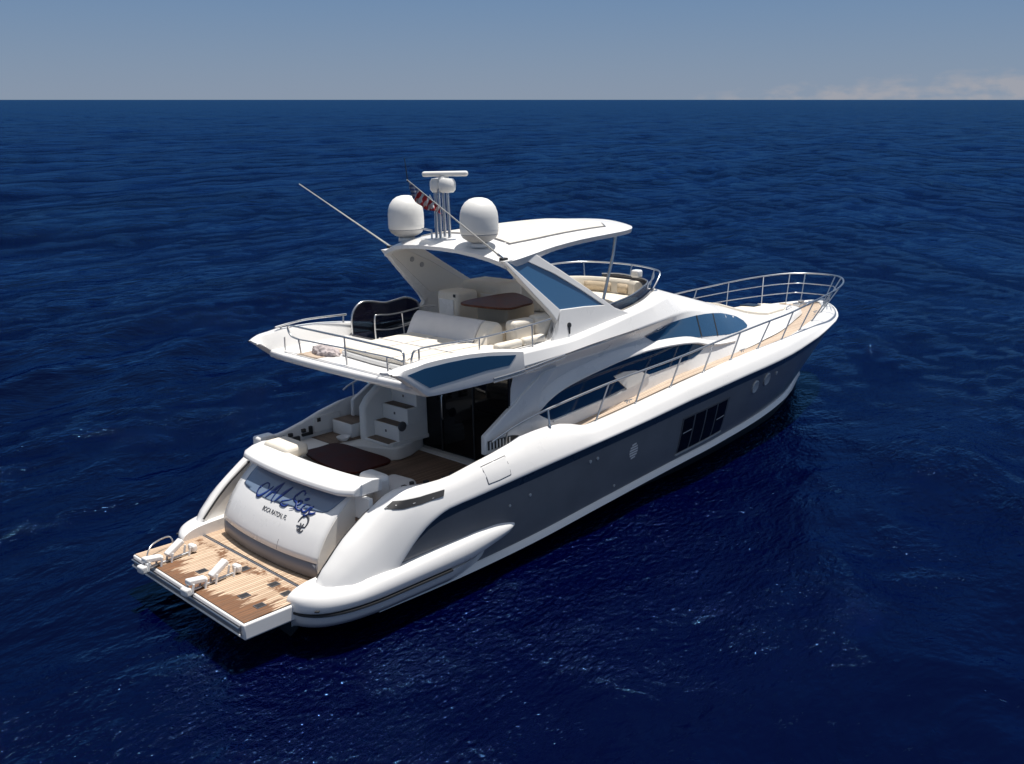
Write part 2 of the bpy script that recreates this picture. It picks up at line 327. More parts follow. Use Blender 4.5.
# ================================================================== SEA: real waves, one sheet out to the horizon
def wavefield():
    comps = []
    for lam, n, amp, spread in ((24, 5, 0.09, 0.45), (11, 8, 0.050, 0.6), (6.0, 14, 0.050, 0.8), (3.2, 20, 0.030, 0.95), (1.7, 26, 0.013, 1.2), (0.95, 30, 0.0068, 1.5)):
        for _ in range(n):
            l = lam*rng.uniform(0.68, 1.45); th = math.radians(118)+rng.normal(0, spread*0.55)
            comps.append((2*math.pi/l, th, amp*rng.uniform(0.5, 1.3)*(l/lam)/math.sqrt(n)*1.9, rng.uniform(0, 2*math.pi)))
    return comps
def build_sea():
    comps = wavefield(); C0 = np.array([8.0, -3.0])
    # rings stay fine near the boat, grow with distance
    nth = 1400; r = [0.0, 0.4]
    while r[-1] < 32000:
        r.append(r[-1]+max(0.13, r[-1]*2*math.pi/nth*(1.1 if r[-1] < 250 else 3.0)))
    r = np.array(r[1:]); th = np.arange(nth)*2*math.pi/nth
    Rr, T = np.meshgrid(r, th, indexing='ij'); X = C0[0]+Rr*np.cos(T); Y = C0[1]+Rr*np.sin(T)
    Z = np.zeros_like(X); DX = np.zeros_like(X); DY = np.zeros_like(X)
    sp = np.maximum(0.13, Rr*2*math.pi/nth*(1.0))
    near = int(np.searchsorted(r, 1200)); X_, Y_ = X[:near], Y[:near]
    # gusts: slow patches where the small waves run higher
    gust = 0.75+0.35*np.sin(X_*0.021+Y_*0.034+1.0)*np.sin(X_*0.037-Y_*0.017+2.0)+0.2*np.sin(X_*0.11+Y_*0.07)
    for k, a, A, ph in comps:
        lam = 2*math.pi/k; fade = np.clip((lam/sp[:near]-3)/4, 0, 1)
        if fade.max() <= 0: continue
        c, s = math.cos(a), math.sin(a); arg = k*(X_*c+Y_*s)+ph
        g = gust if lam < 5 else 1.0
        Z[:near] += A*fade*g*np.sin(arg); DX[:near] -= 0.75*A*fade*c*np.cos(arg)*-1; DY[:near] -= 0.75*A*fade*s*np.cos(arg)*-1
    calm = np.clip(((X+2-np.clip(X, 0, 21))**2+Y**2)/40.0, 0.25, 1.0)
    Z *= calm
    V = np.stack([X+DX*calm, Y+DY*calm, Z-0.02], -1).reshape(-1, 3)
    V = np.vstack([V, [[C0[0], C0[1], -0.05]]])
    nr = len(r); i = np.arange(nr-1)[:, None]*nth; j = np.arange(nth)[None, :]; j2 = (j+1) % nth
    F = np.stack([i+j, i+nth+j, i+nth+j2, i+j2], -1).reshape(-1, 4)
    cen = np.stack([np.full(nth, len(V)-1), np.arange(nth), (np.arange(nth)+1) % nth], -1)
    me = bpy.data.meshes.new('sea')
    nq, ntn = len(F), len(cen)
    me.vertices.add(len(V)); me.vertices.foreach_set('co', V.astype(np.float32).ravel())
    me.loops.add(nq*4+ntn*3); me.loops.foreach_set('vertex_index', np.r_[F.ravel(), cen.ravel()].astype(np.int32))
    me.polygons.add(nq+ntn)
    me.polygons.foreach_set('loop_start', np.r_[np.arange(nq)*4, nq*4+np.arange(ntn)*3].astype(np.int32))
    me.polygons.foreach_set('use_smooth', np.ones(nq+ntn, bool)); me.update(calc_edges=True); me.validate()
    m = bpy.data.materials.new('deep_sea_water'); m.use_nodes = True; t = m.node_tree; b = t.nodes['Principled BSDF']
    geo = N(t, 'ShaderNodeNewGeometry')
    vm = N(t, 'ShaderNodeMapping'); t.links.new(geo.outputs['Position'], vm.inputs[0]); vm.inputs['Rotation'].default_value = (0, 0, math.radians(-28))
    vm.inputs['Scale'].default_value = (0.62, 1.0, 1.0)
    n1 = N(t, 'ShaderNodeTexNoise', Scale=2.3, Detail=6.0, Roughness=0.62, Distortion=0.5); t.links.new(vm.outputs[0], n1.inputs['Vector'])
    n2 = N(t, 'ShaderNodeTexNoise', Scale=0.33, Detail=5.0, Roughness=0.6, Distortion=0.3); t.links.new(vm.outputs[0], n2.inputs['Vector'])
    n3 = N(t, 'ShaderNodeTexNoise', Scale=0.03, Detail=4.0, Roughness=0.6); t.links.new(vm.outputs[0], n3.inputs['Vector'])
    n4 = N(t, 'ShaderNodeTexNoise', Scale=9.0, Detail=3.0, Roughness=0.6); t.links.new(vm.outputs[0], n4.inputs['Vector'])
    n5 = N(t, 'ShaderNodeTexNoise', Scale=0.11, Detail=3.0, Roughness=0.6); t.links.new(vm.outputs[0], n5.inputs['Vector'])
    b0 = N(t, 'ShaderNodeBump', Strength=1.0, Distance=0.075); t.links.new(mth(t, 'MULTIPLY', n4.outputs[0], ramp(t, n5.outputs[0], [(0.42, 0.05), (0.58, 1.15)])), b0.inputs['Height'])
    amp = ramp(t, n3.outputs[0], [(0.35, 0.55), (0.65, 1.0)])
    b1 = N(t, 'ShaderNodeBump', Strength=1.0, Distance=0.050); t.links.new(mth(t, 'MULTIPLY', n1.outputs[0], amp), b1.inputs['Height'])
    t.links.new(b0.outputs[0], b1.inputs['Normal'])
    b2 = N(t, 'ShaderNodeBump', Strength=1.0, Distance=0.46); t.links.new(n2.outputs[0], b2.inputs['Height']); t.links.new(b1.outputs[0], b2.inputs['Normal'])
    # light scattered back from deep water, a little bluer in the gusts, under a clear blue-tinged surface gloss
    cc = mixc(t, ramp(t, n3.outputs[0], [(0.3, 0), (0.75, 1)]), (0.0001, 0.0000, 0.0090), (0.0001, 0.0004, 0.0165))
    df = N(t, 'ShaderNodeBsdfDiffuse'); t.links.new(cc, df.inputs[0]); t.links.new(b2.outputs[0], df.inputs['Normal'])
    gl = N(t, 'ShaderNodeBsdfGlossy', Roughness=0.055); gl.inputs[0].default_value = (0.18, 0.50, 0.88, 1); t.links.new(b2.outputs[0], gl.inputs['Normal'])
    fr = N(t, 'ShaderNodeFresnel', IOR=1.333); t.links.new(b2.outputs[0], fr.inputs['Normal'])
    fac = mth(t, 'MINIMUM', mth(t, 'MULTIPLY', fr.outputs[0], 0.85), 0.42)
    ms = N(t, 'ShaderNodeMixShader'); t.links.new(fac, ms.inputs[0]); t.links.new(df.outputs[0], ms.inputs[1]); t.links.new(gl.outputs[0], ms.inputs[2])
    t.nodes.remove(b); t.links.new(ms.outputs[0], [n for n in t.nodes if n.type == 'OUTPUT_MATERIAL'][0].inputs[0])
    me.materials.append(m)
    o = bpy.data.objects.new('sea', me); COL.objects.link(o); o['kind'] = 'structure'
    return o
build_sea()
# ================================================================== THE YACHT
Y = thing('motor_yacht', 'large white flybridge motor yacht with dark slate hull drifting on the open sea', 'yacht', (0, 0, 0))
part = Y
# ---- white topside: quarters, bulwark and bow band in one moulding
cx_ = [1.28, 1.38, 1.54, 1.83, 2.1, 2.4, 2.8, 3.0, 3.42, 3.76, 4.5, 5.21, 5.6, 6.4, 7.0, 7.35, 9.0, 10.2, 11.3, 12.6, 14.2, 16.1]
def Yr(x): return pchip([1.2, 1.35, 1.7, 2.5, 4, 6, 9.6, 11.4, 13.5, 15.3, 17.5], [2.05, 2.2, 2.36, 2.42, 2.5, 2.56, 2.6, 2.6, 2.52, 2.33, 1.95], x)
def Zr(x): return pchip([1.2, 2.3, 2.55, 2.91, 3.13, 3.4, 3.64, 4.2, 5.56, 9.1, 10.9, 13.4, 15.3, 17.5], [.5, .55, .78, 1.12, 1.29, 1.42, 1.49, 1.53, 1.63, 1.85, 1.98, 2.08, 2.10, 2.17], x)
def Zi(x): return pchip([1.28, 1.38, 1.54, 1.83, 2.1, 2.4, 2.8, 3.0, 3.42, 3.76, 4.5, 5.21, 5.6, 6.4, 7.0, 7.4, 9, 10.2, 11.3, 12.6, 14.2, 16.1, 17.5],
                        [.74, .92, 1.07, 1.35, 1.54, 1.73, 1.93, 1.97, 1.94, 1.95, 2.06, 2.17, 2.27, 2.29, 2.19, 2.08, 2.19, 2.29, 2.38, 2.44, 2.47, 2.46, 2.465], x)
def Yi(x): return pchip([1.2, 2.6, 3.0, 3.4, 3.8, 6, 9, 11.3, 12.7, 14.1, 16.1, 17.5], [1.87, 1.93, 2.02, 2.12, 2.2, 2.22, 2.26, 2.26, 2.18, 2.08, 1.86, 1.53], x)
def Zf(x): return pchip([1.2, 2.5, 5.6, 6.3, 7.2, 7.5, 9, 11.3, 12.6, 17.5], [.55, 1.44, 1.44, 1.9, 2.0, 2.03, 2.15, 2.34, 2.40, 2.44], x)
xs_top = [1.22, 1.28, 1.34, 1.44, 1.54, 1.7, 1.85, 2.0, 2.15, 2.3, 2.42, 2.55, 2.7, 2.85, 3.0, 3.13, 3.26, 3.4, 3.52, 3.64, 3.9, 4.3, 4.8, 5.3, 5.6, 5.9, 6.3, 6.7, 7.0, 7.2, 7.35, 7.6, 8.2, 9, 9.8, 10.6, 11.4, 12.2, 13, 13.8, 14.6, 15.4, 16.1, 16.8]
def Zs(x): return pchip([1.2, 2.8, 3.42, 4.5, 5.6, 7.0, 9, 10.2, 11.3, 12.6, 14.2, 22], [.70, 1.93, 1.94, 2.04, 2.11, 2.13, 2.19, 2.29, 2.38, 2.44, 2.47, 2.47], x)
def topsec(ri, ii, fl, thick=None):
    """ri rub point, ii inner top point, fl floor z"""
    rx, ry, rz = ri; ix, iy, iz = ii; zi0 = iz; oz = min(iz, float(Zs(ix))) if 3.2 < ix < 9 else iz
    m = lambda a, b, f: a+(b-a)*f
    return [(ix, iy-0.015, fl), (ix, iy, iz-0.03), (ix, iy+0.03, iz+0.002), (m(ix, rx, .28), m(iy, ry, .30), m(iz, rz, .015)*.6+m(oz, rz, .015)*.4+0.016), (m(ix, rx, .55), m(iy, ry, .62), m(oz, rz, .14)+0.01),
            (m(ix, rx, .82), m(iy, ry, .88), m(oz, rz, .42)), (rx, ry+0.005, m(oz, rz, .80)), (rx, ry+0.02, rz+0.045), (rx, ry+0.015, rz+0.012), (rx, ry-0.03, rz), (rx, ry-0.08, rz+0.01)]
secs = [topsec((x, float(Yr(x)), float(Zr(x))), (x, float(Yi(x)), float(Zi(x))), float(Zf(x))) for x in xs_top]
bow_r = [(17.5, 1.95, 2.17), (18.6, 1.68, 2.205), (19.6, 1.40, 2.24), (20.2, 1.17, 2.26), (20.7, .91, 2.275), (21.1, .66, 2.30), (21.42, .40, 2.33), (21.6, .2, 2.36), (21.66, 0, 2.37)]
bow_i = [(17.35, 1.57, 2.465), (18.3, 1.31, 2.47), (19.1, 1.06, 2.48), (19.6, .88, 2.49), (20.05, .70, 2.50), (20.45, .52, 2.51), (20.78, .33, 2.52), (20.98, .16, 2.53), (21.03, 0, 2.53)]
for a, b in zip(bow_r, bow_i): secs.append(topsec(a, b, 2.45))
for s in secs[-1:]:
    for k_ in range(len(s)): s[k_] = (s[k_][0], 0.0, s[k_][2])
def lift(x): return .22*math.exp(-((x-4.9)/1.25)**2)
psecs = [[(q[0], q[1], q[2]+(lift(q[0]) if 0 < k_ < 7 and q[0] < 9 else 0)*(1 if k_ < 5 else .5)) for k_, q in enumerate(sec)] for sec in secs]
bm = loft_bm(secs); bmesh.ops.scale(bm, vec=(1, -1, 1), verts=bm.verts[:]); bmesh.ops.reverse_faces(bm, faces=bm.faces[:])
loft_bm(psecs, bm=bm)
TOP = finish(bm, 'topside_bulwark', WHITE, Y, smooth=60, label='white moulded topside band from the stern quarters round the bow')
# ---- dark hull
st_ = [(2.2, 2.25, .20), (3.5, 2.30, .21), (5.73, 2.35, .29), (7.8, 2.34, .43), (9.3, 2.31, .52), (11.4, 2.27, .63), (12.9, 2.15, .67), (14.6, 1.92, .69), (16.4, 1.55, .72), (17.4, 1.22, .71), (18.3, .86, .70), (19.1, .52, .68), (19.7, .26, .65), (20.15, 0, .62)]
rub = [(1.0, 2.2), (3.6, 0), (5.9, 0), (9.7, 0), (12.04, 0), (15.1, 0), (17.5, 0)]
hs = []; hn = []; bs = []; fs = []
def rubp(i):
    x = [2.2, 3.5, 5.73, 7.8, 9.3, 11.4, 12.9, 14.6, 16.4, 17.45, 18.9, 20.1, 21.05, 21.62][i]
    if x <= 17.5: return (x, float(Yr(x)), max(float(Zr(x)), 0.62) if x > 2 else .9)
    xr = [p[0] for p in bow_r]; return (x, float(np.interp(x, xr, [p[1] for p in bow_r])), float(np.interp(x, xr, [p[2] for p in bow_r])))
for i, (x, y, z) in enumerate(st_):
    r_ = rubp(i); last = i == len(st_)-1
    ry = 0 if last else r_[1]-0.035
    if i == 0: r_ = (2.2, 2.34, 0.62)
    if i == 1: r_ = (3.5, 2.48, 1.47)
    m = lambda f, bulge=0: (x+(r_[0]-x)*f, (y+(ry-y)*f)+(bulge if not last else 0), z+(r_[2]-z)*f)
    b0 = 0.03 if i < 9 else 0.015
    hs.append([m(1.0), m(.87, b0*.1), m(.74, b0*.5), m(.5, b0), m(.25, b0), m(0)])
    yy = 0 if last else y; k_ = 0 if last else 1
    bs.append([(x, yy, z), (x, yy+0.02*k_, z-0.008), (x, yy+0.065*k_, z-0.125), (x, yy-0.01*k_, z-0.15)])
    fs.append([(x, yy-0.01*k_, z-0.15), (x-0.1, yy*0.80, min(z-0.22, 0.02)), (x-0.25, yy*0.5, -0.55), (x-0.3, 0, -0.75)])
hs = resample(hs, 5); bs = resample(bs, 5); fs = resample(fs, 5)
HULL = loft('hull', hs, [HULLN, HULLG], Y, mirror=True, matidx=[0, 1, 1, 1, 1], smooth=60, label='dark slate blue hull side')
loft('boot_stripe', bs, WHITE, HULL, mirror=True, smooth=50)
loft('hull_bottom', fs, FOUL, HULL, mirror=True, smooth=60)
prism('transom_board', [(1.02, -1.75, .1), (1.02, 1.75, .1), (1.02, 1.75, .55), (1.02, -1.75, .55)], (.03, 0, 0), WHITE, HULL)
prism('transom_bottom', [(1.04, -1.75, .1), (1.04, 1.75, .1), (1.04, 1.1, -.55), (1.04, 0, -.75), (1.04, -1.1, -.55)], (.03, 0, 0), FOUL, HULL)
# ---- swim pods at the quarters
def pod(s):
    xs = [.86, .90, .98, 1.1, 1.25, 1.45, 1.75, 2.2, 2.9, 3.6, 4.0, 4.35, 4.7, 5.0, 5.2, 5.3]
    yo = [1.80, 1.98, 2.14, 2.28, 2.38, 2.46, 2.53, 2.57, 2.57, 2.57, 2.57, 2.565, 2.55, 2.52, 2.47, 2.40]
    zt = [.60, .66, .71, .75, .775, .79, .80, .80, .82, .85, .865, .875, .87, .83, .78, .74]
    zb = [.44, .43, .43, .43, .43, .43, .43, .43, .43, .43, .44, .49, .55, .61, .67, .72]
    S = []; L = []; K = []
    for x, o, t_, b_ in zip(xs, yo, zt, zb):
        yi = 1.72 if x < 2.0 else 2.2; h = t_-b_
        S.append([(x, s*yi, b_), (x, s*yi, t_), (x, s*(yi+(o-yi)*.35), t_), (x, s*(yi+(o-yi)*.72), t_-h*.06), (x, s*(yi+(o-yi)*.93), t_-h*.28), (x, s*o, t_-h*.62), (x, s*(o-.01), b_+h*.1), (x, s*(o-.05), b_)])
        if x <= 3.75:
            L.append([(x+.01, s*1.7, .40), (x+.01, s*(o-.035), .395), (x+.02, s*(o-.06), .27), (x+.05, s*(o-.14), .16), (x+.06, s*1.7, .10)])
            K.append([(x, s*(o-.06), .43), (x, s*(o+.005), .428), (x, s*(o+.008), .395), (x, s*(o-.06), .393)])
    L += [[(4.2, s*1.7, .40), (4.2, s*2.47, .41), (4.2, s*2.40, .25), (4.2, s*2.30, .14), (4.2, s*1.7, .1)], [(4.75, s*1.7, .42), (4.75, s*2.32, .50), (4.75, s*2.30, .42), (4.75, s*2.27, .35), (4.75, s*1.7, .3)]]
    p = loft('quarter_pod', S, WHITE, Y, closed=True, caps=(True, True), k=3, smooth=60)
    loft('rub_rail', K, BLACK, p, closed=True, caps=(True, True), k=2)
    loft('lower_skirt', L, WHITE, p, caps=(True, True), k=2, smooth=50)
    box('pod_vent', (1.02, s*2.26-.01, .50), (1.16, s*2.26+.06, .518), BLACK, p, rz=s*-.75)
both(pod)
# ---- swim platform
pl = prism('swim_platform', [(0.0, -1.90, .30), (0.0, 1.90, .30), (1.02, 1.86, .28), (1.02, -1.86, .28)][::-1], (0, 0, .265), WHITE, Y, bevel=.03, seg=3)
me_ = [( .035, -1.86), (.035, 1.86), (1.24, 1.82), (1.24, -1.82)]
prism('teak_deck', [(x, y, .568) for x, y in me_], (0, 0, .012), TEAKP, pl)
prism('aft_edge_trim', [(-.028, -1.82, .36), (-.028, 1.82, .36), (-.028, 1.82, .54), (-.028, -1.82, .54)], (.03, 0, 0), GREY, pl, bevel=.008)
tube('edge_bar', [(-.04, -1.84, .50), (-.04, 1.84, .50)], .018, STEEL, pl)
tube('edge_bar', [(-.04, -1.84, .39), (-.04, 1.84, .39)], .018, WHITE, pl)
for (x, y) in ((.49, .3), (1.02, -.16), (.50, -1.06), (.49, -1.55), (1.04, -1.06), (1.0, -1.5)):
    box('deck_vent', (x-.085, y-.075, .57), (x+.085, y+.075, .588), DARKG, pl)
    for q in (-.05, -.02, .01, .04): box('vent_slat', (x-.07, y+q, .589), (x+.07, y+q+.014, .593), BLACK, pl)
fx = prism('fixed_platform', [(1.02, -1.9, .29), (1.02, 1.9, .29), (1.75, 1.93, .29), (1.75, -1.93, .29)][::-1], (0, 0, .27), WHITE, Y)
prism('teak_deck', [(1.31, -1.86, .562), (1.31, 1.86, .562), (1.74, 1.90, .562), (1.74, -1.90, .562)], (0, 0, .020), TEAKP, fx)
prism('hinge_channel', [(1.245, -1.86, .562), (1.245, 1.86, .562), (1.305, 1.86, .562), (1.305, -1.86, .562)], (0, 0, .008), GREY, fx)
tube('hinge_rod', [(1.275, -1.84, .578), (1.275, 1.84, .578)], .012, STEEL, fx)
# ---- transom garage door
TP = [(1.60, .62), (1.60, .84), (1.66, 1.02), (1.80, 1.27), (1.98, 1.49), (2.16, 1.66), (2.34, 1.80), (2.5, 1.9)]
def trans(y, s):
    """s 0..1 along the door profile; plan bulges aft on the centreline"""
    L_ = np.r_[0, np.cumsum([math.dist(TP[i], TP[i+1]) for i in range(len(TP)-1)])]; L_ /= L_[-1]
    x = float(np.interp(s, L_, [p[0] for p in TP])); z = float(np.interp(s, L_, [p[1] for p in TP]))
    hw = 1.52; b = .15*(1-min(1, abs(y)/hw)**2.2); return x-b, y, z
def tsurf(name, outline, off, m, parent, thick=.01, n=1, **kw):
    """flat shape in (y, s) wrapped on the door"""
    bm = bmesh.new(); bm.faces.new([bm.verts.new((y, s, 0)) for y, s in outline])
    for k in range(-16, 17): bmesh.ops.bisect_plane(bm, geom=bm.verts[:]+bm.edges[:]+bm.faces[:], plane_co=(k*.1+.003, 0, 0), plane_no=(1, 0, 0))
    for k in range(1, 25): bmesh.ops.bisect_plane(bm, geom=bm.verts[:]+bm.edges[:]+bm.faces[:], plane_co=(0, k*.04, 0), plane_no=(0, 1, 0))
    for v in bm.verts:
        y, s = v.co.x, v.co.y; t = trans(y, s); v.co = (t[0]-off*.75, y, t[2]+off*.65)
    return finish(bm, name, m, parent, solid=thick, **kw)
TR = loft('transom_door', [[trans(y, s) for s in np.linspace(.16, 1, 15)] for y in np.linspace(-1.50, 1.50, 21)], WHITE, Y, smooth=60, solid=0.05)
loft('toe_kick', [[(trans(y, s)[0]+.01, y, trans(y, s)[2]) for s in np.linspace(0, .16, 3)] for y in np.linspace(-1.50, 1.50, 21)], GREY, TR, smooth=60, solid=0.04)
prism('door_seam', [(trans(-.5, s)[0]-.027, -.5, trans(-.5, s)[2]) for s in (.17, .25, .35)] + [(trans(-.5, s)[0]-.027, -.508, trans(-.5, s)[2]) for s in (.35, .25, .17)], (.004, 0, 0), DARKG, TR)
# side cheeks between the door and the quarters, with steps
for s_ in (-1, 1):
    ch = [(trans(1.5, s)[0], s_*1.51, trans(1.5, s)[2]) for s in np.linspace(0, 1, 12)] + [(2.9, s_*1.51, 1.97), (2.9, s_*1.51, .6)]
    prism('door_cheek', ch, (0, s_*-.04, 0), CREAMW, TR)
    stp = []
    wk = box('boarding_step', (1.86, s_*1.52, .6), (2.12, s_*1.90, .86), CREAMW, Y, bevel=.015)
    box('tread', (1.87, s_*1.54, .862), (2.10, s_*1.88, .874), TEAK, wk)
    for k_, (xa, za) in enumerate(((2.12, 1.12), (2.38, 1.38))):
        box('boarding_step', (xa, s_*1.52, .6), (xa+.27, s_*1.90, za), CREAMW, wk, bevel=.015)
        box('tread', (xa+.01, s_*1.54, za+.002), (xa+.25, s_*1.88, za+.012), TEAK, wk)
    # inner face of the quarter
    qi = [(x, s_*(float(Yi(x))-.02), float(Zi(x))-.05) for x in (1.30, 1.44, 1.6, 1.85, 2.1, 2.4, 2.7, 2.9)]+[(2.9, s_*1.95, .6), (1.30, s_*1.86, .6)]
    prism('quarter_lining', qi, (0, s_*-.012, 0), CREAMW, TOP)
    tube('black_gasket', [(x, s_*(float(Yi(x))-.03), float(Zi(x))-.06) for x in (1.36, 1.5, 1.7, 1.95, 2.2, 2.5, 2.75)], .02, BLACK, TOP, smoothk=3)
box('quarter_chock', (2.74, 2.0, 1.82), (3.12, 2.28, 2.04), WHITE, TOP, bevel=.05, seg=3)
# shower and sockets on the port quarter lining
lathe('shower_housing', (2.13, 1.82, 1.27), [(.001, 0), (.07, 0), (.07, .03), (.04, .05), (.001, .05)], DARKG, TOP, axis=(0, -1, 0), seg=16)
lathe('deck_socket', (2.33, 1.83, 1.42), [(.001, 0), (.03, 0), (.03, .02), (.001, .02)], DARKG, TOP, axis=(0, -1, 0), seg=12)
lathe('deck_socket', (2.33, 1.83, 1.28), [(.001, 0), (.034, 0), (.034, .02), (.001, .02)], DARKG, TOP, axis=(0, -1, 0), seg=12)
tsurf('name_panel', [(1.24, .895), (1.26, .75), (1.25, .62), (1.1, .603), (.8, .597), (.3, .593), (-.2, .61), (-.6, .635), (-1.0, .655), (-1.2, .665), (-1.29, .685), (-1.36, .75), (-1.44, .895), (-1, .90), (-.5, .905), (0, .905), (.6, .90)], .032, NAMEB, TR, thick=.006)
STROKES = {'A': [[(.41, .70), (.46, .745), (.55, .75), (.63, .70), (.66, .64), (.61, .585), (.53, .585), (.44, .63), (.36, .69), (.31, .745)], [(.33, .60), (.27, .665), (.19, .75), (.11, .828)],
                 [(.11, .828), (.115, .75), (.13, .67), (.12, .605), (.08, .60)], [(.27, .685), (.19, .695), (.09, .70)]],
           'slash': [[(.03, .60), (-.04, .68), (-.11, .75), (-.18, .82)]],
           'S': [[(-.58, .779), (-.56, .809), (-.49, .823), (-.44, .787), (-.4, .731), (-.43, .699), (-.51, .681), (-.55, .653), (-.53, .613), (-.45, .593)],
                 [(-.40, .71), (-.30, .675), (-.20, .65), (-.15, .62), (-.20, .60), (-.29, .60), (-.35, .635)]],
           'e': [[(-.55, .645), (-.62, .677), (-.62, .709), (-.55, .703), (-.54, .657), (-.6, .619), (-.69, .615), (-.74, .645)], [(-.66, .731), (-.75, .767)]],
           'a': [[(-.86, .701), (-.76, .691), (-.73, .645), (-.79, .611), (-.85, .629), (-.89, .693)], [(-.95, .703), (-.92, .657), (-.94, .621), (-1.0, .619), (-1.07, .645)], [(-.94, .621), (-.89, .581), (-.83, .589)]]}
bm = bmesh.new()
for k_, ss in STROKES.items():
    for st in ss:
        P = cat([(a, b*1.645, 0) for a, b in st], 5); n = len(P); rows = []
        for i, p in enumerate(P):
            d = (P[min(i+1, n-1)]-P[max(i-1, 0)]).normalized(); w = (.008+.019*math.sin(math.pi*i/(n-1))) * (1.0+.35*abs(d.y))
            q = Vector((d.y*.6+.5, -d.x*.6+.2, 0)).normalized()
            for sg in (1, -1):
                r_ = p+q*w*sg; x, y, z = trans(r_.x, r_.y/1.645); rows.append(bm.verts.new((x-.031, y, z+.026)))
        for i in range(n-1): bm.faces.new((rows[2*i], rows[2*i+1], rows[2*i+3], rows[2*i+2]))
finish(bm, 'name_lettering', INK, TR, solid=.003)
def textmesh(txt, size):
    cu = bpy.data.curves.new('t', 'FONT'); cu.body = txt; cu.size = size; o = bpy.data.objects.new('t', cu); COL.objects.link(o)
    bpy.context.view_layer.update(); me = bpy.data.meshes.new_from_object(o); bpy.data.objects.remove(o); bpy.data.curves.remove(cu); return me
me = textmesh('BOCA RATON, FL', .118); xm = max(v.co.x for v in me.vertices)
for v in me.vertices:
    x, y, z = trans(.25-v.co.x/xm*.74, .472+v.co.y/1.645); v.co = (x-.022, y, z+.019)
place(me, 'port_lettering', INKK, TR, smooth=0, solid=.005)
bm = bmesh.new()                                   # the small emblem: crescent, bar and a looped stem
for st, w in (([(-.80, .50), (-.83, .555), (-.90, .585), (-.98, .57), (-1.02, .52), (-1.01, .47)], .022), ([(-.80, .462), (-.9, .463), (-1.02, .468)], .014), ([(-.87, .50), (-.90, .47), (-.92, .43), (-.95, .415)], .020),
              ([(-.95, .50), (-.93, .46), (-.90, .43), (-.86, .42)], .018), ([(-.84, .445), (-.88, .42), (-.96, .41), (-1.0, .44)], .012)):
    P = cat([(a, b*1.645, 0) for a, b in st], 4); rows = []; n = len(P)
    for i, p in enumerate(P):
        d = (P[min(i+1, n-1)]-P[max(i-1, 0)]).normalized(); q = Vector((d.y, -d.x, 0)); ww = w*(.35+.65*math.sin(math.pi*(i+.5)/n))
        for sg in (1, -1):
            r_ = p+q*ww*sg; x, y, z = trans(r_.x, r_.y/1.645); rows.append(bm.verts.new((x-.024, y, z+.020)))
    for i in range(n-1): bm.faces.new((rows[2*i], rows[2*i+1], rows[2*i+3], rows[2*i+2]))
finish(bm, 'emblem', INKK, TR, solid=.005)
# ---- cap rail over the transom
def capsec(y):
    b = .16*(1-min(1, abs(y)/1.8)**2.0); e = max(0, abs(y)-1.5)*1.1; x = lambda v: v-b+e*.5
    return [(x(2.28), y, 1.875), (x(2.18), y, 1.90), (x(2.14), y, 1.95), (x(2.17), y, 2.02), (x(2.34), y, 2.085), (x(2.55), y, 2.115), (x(2.68), y, 2.10), (x(2.74), y, 2.04), (x(2.75), y, 1.86)]
CAP = loft('transom_cap', [capsec(y) for y in np.linspace(-1.72, 1.62, 25)], WHITE, Y, closed=True, caps=(True, True), smooth=60, bevel=.02, seg=3)
# ---- cockpit
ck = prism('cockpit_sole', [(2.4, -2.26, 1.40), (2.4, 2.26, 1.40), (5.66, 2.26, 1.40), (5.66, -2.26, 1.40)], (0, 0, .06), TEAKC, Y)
box('cockpit_bulkhead', (2.42, -1.9, .6), (2.50, 1.9, 1.86), WHITE2, ck)
so = box('cockpit_sofa', (2.62, -1.0, 1.46), (3.12, 1.55, 1.78), CREAM, Y, bevel=.05, seg=3)
box('backrest', (2.60, -1.0, 1.74), (2.80, 1.55, 1.95), CREAM, so, bevel=.05, seg=3)
box('bolster', (2.46, .62, 1.95), (2.98, 1.42, 2.19), CREAM, so, bevel=.09, seg=4)
box('sofa_end', (2.80, -1.62, 1.46), (3.12, -1.08, 2.06), WHITE, so, bevel=.09, seg=4)
box('sofa_arm', (3.05, -1.62, 1.46), (3.72, -.98, 1.80), SHADEG, so, bevel=.12, seg=4, rz=.1)
tb_o = cat([(2.98, -.62, 0), (2.93, .1, 0), (3.1, .98, 0), (3.45, 1.06, 0), (3.86, .99, 0), (3.92, .2, 0), (3.9, -.60, 0), (3.45, -.70, 0)], 5, True)
tb = prism('cockpit_table', [(p.x, p.y, 1.85) for p in tb_o], (0, 0, .045), MAHOG, Y, bevel=.01)
tube('table_leg', [(3.4, .5, 1.46), (3.4, .5, 1.85)], .05, STEEL, tb); tube('table_leg', [(3.4, -.2, 1.46), (3.4, -.2, 1.85)], .05, STEEL, tb)
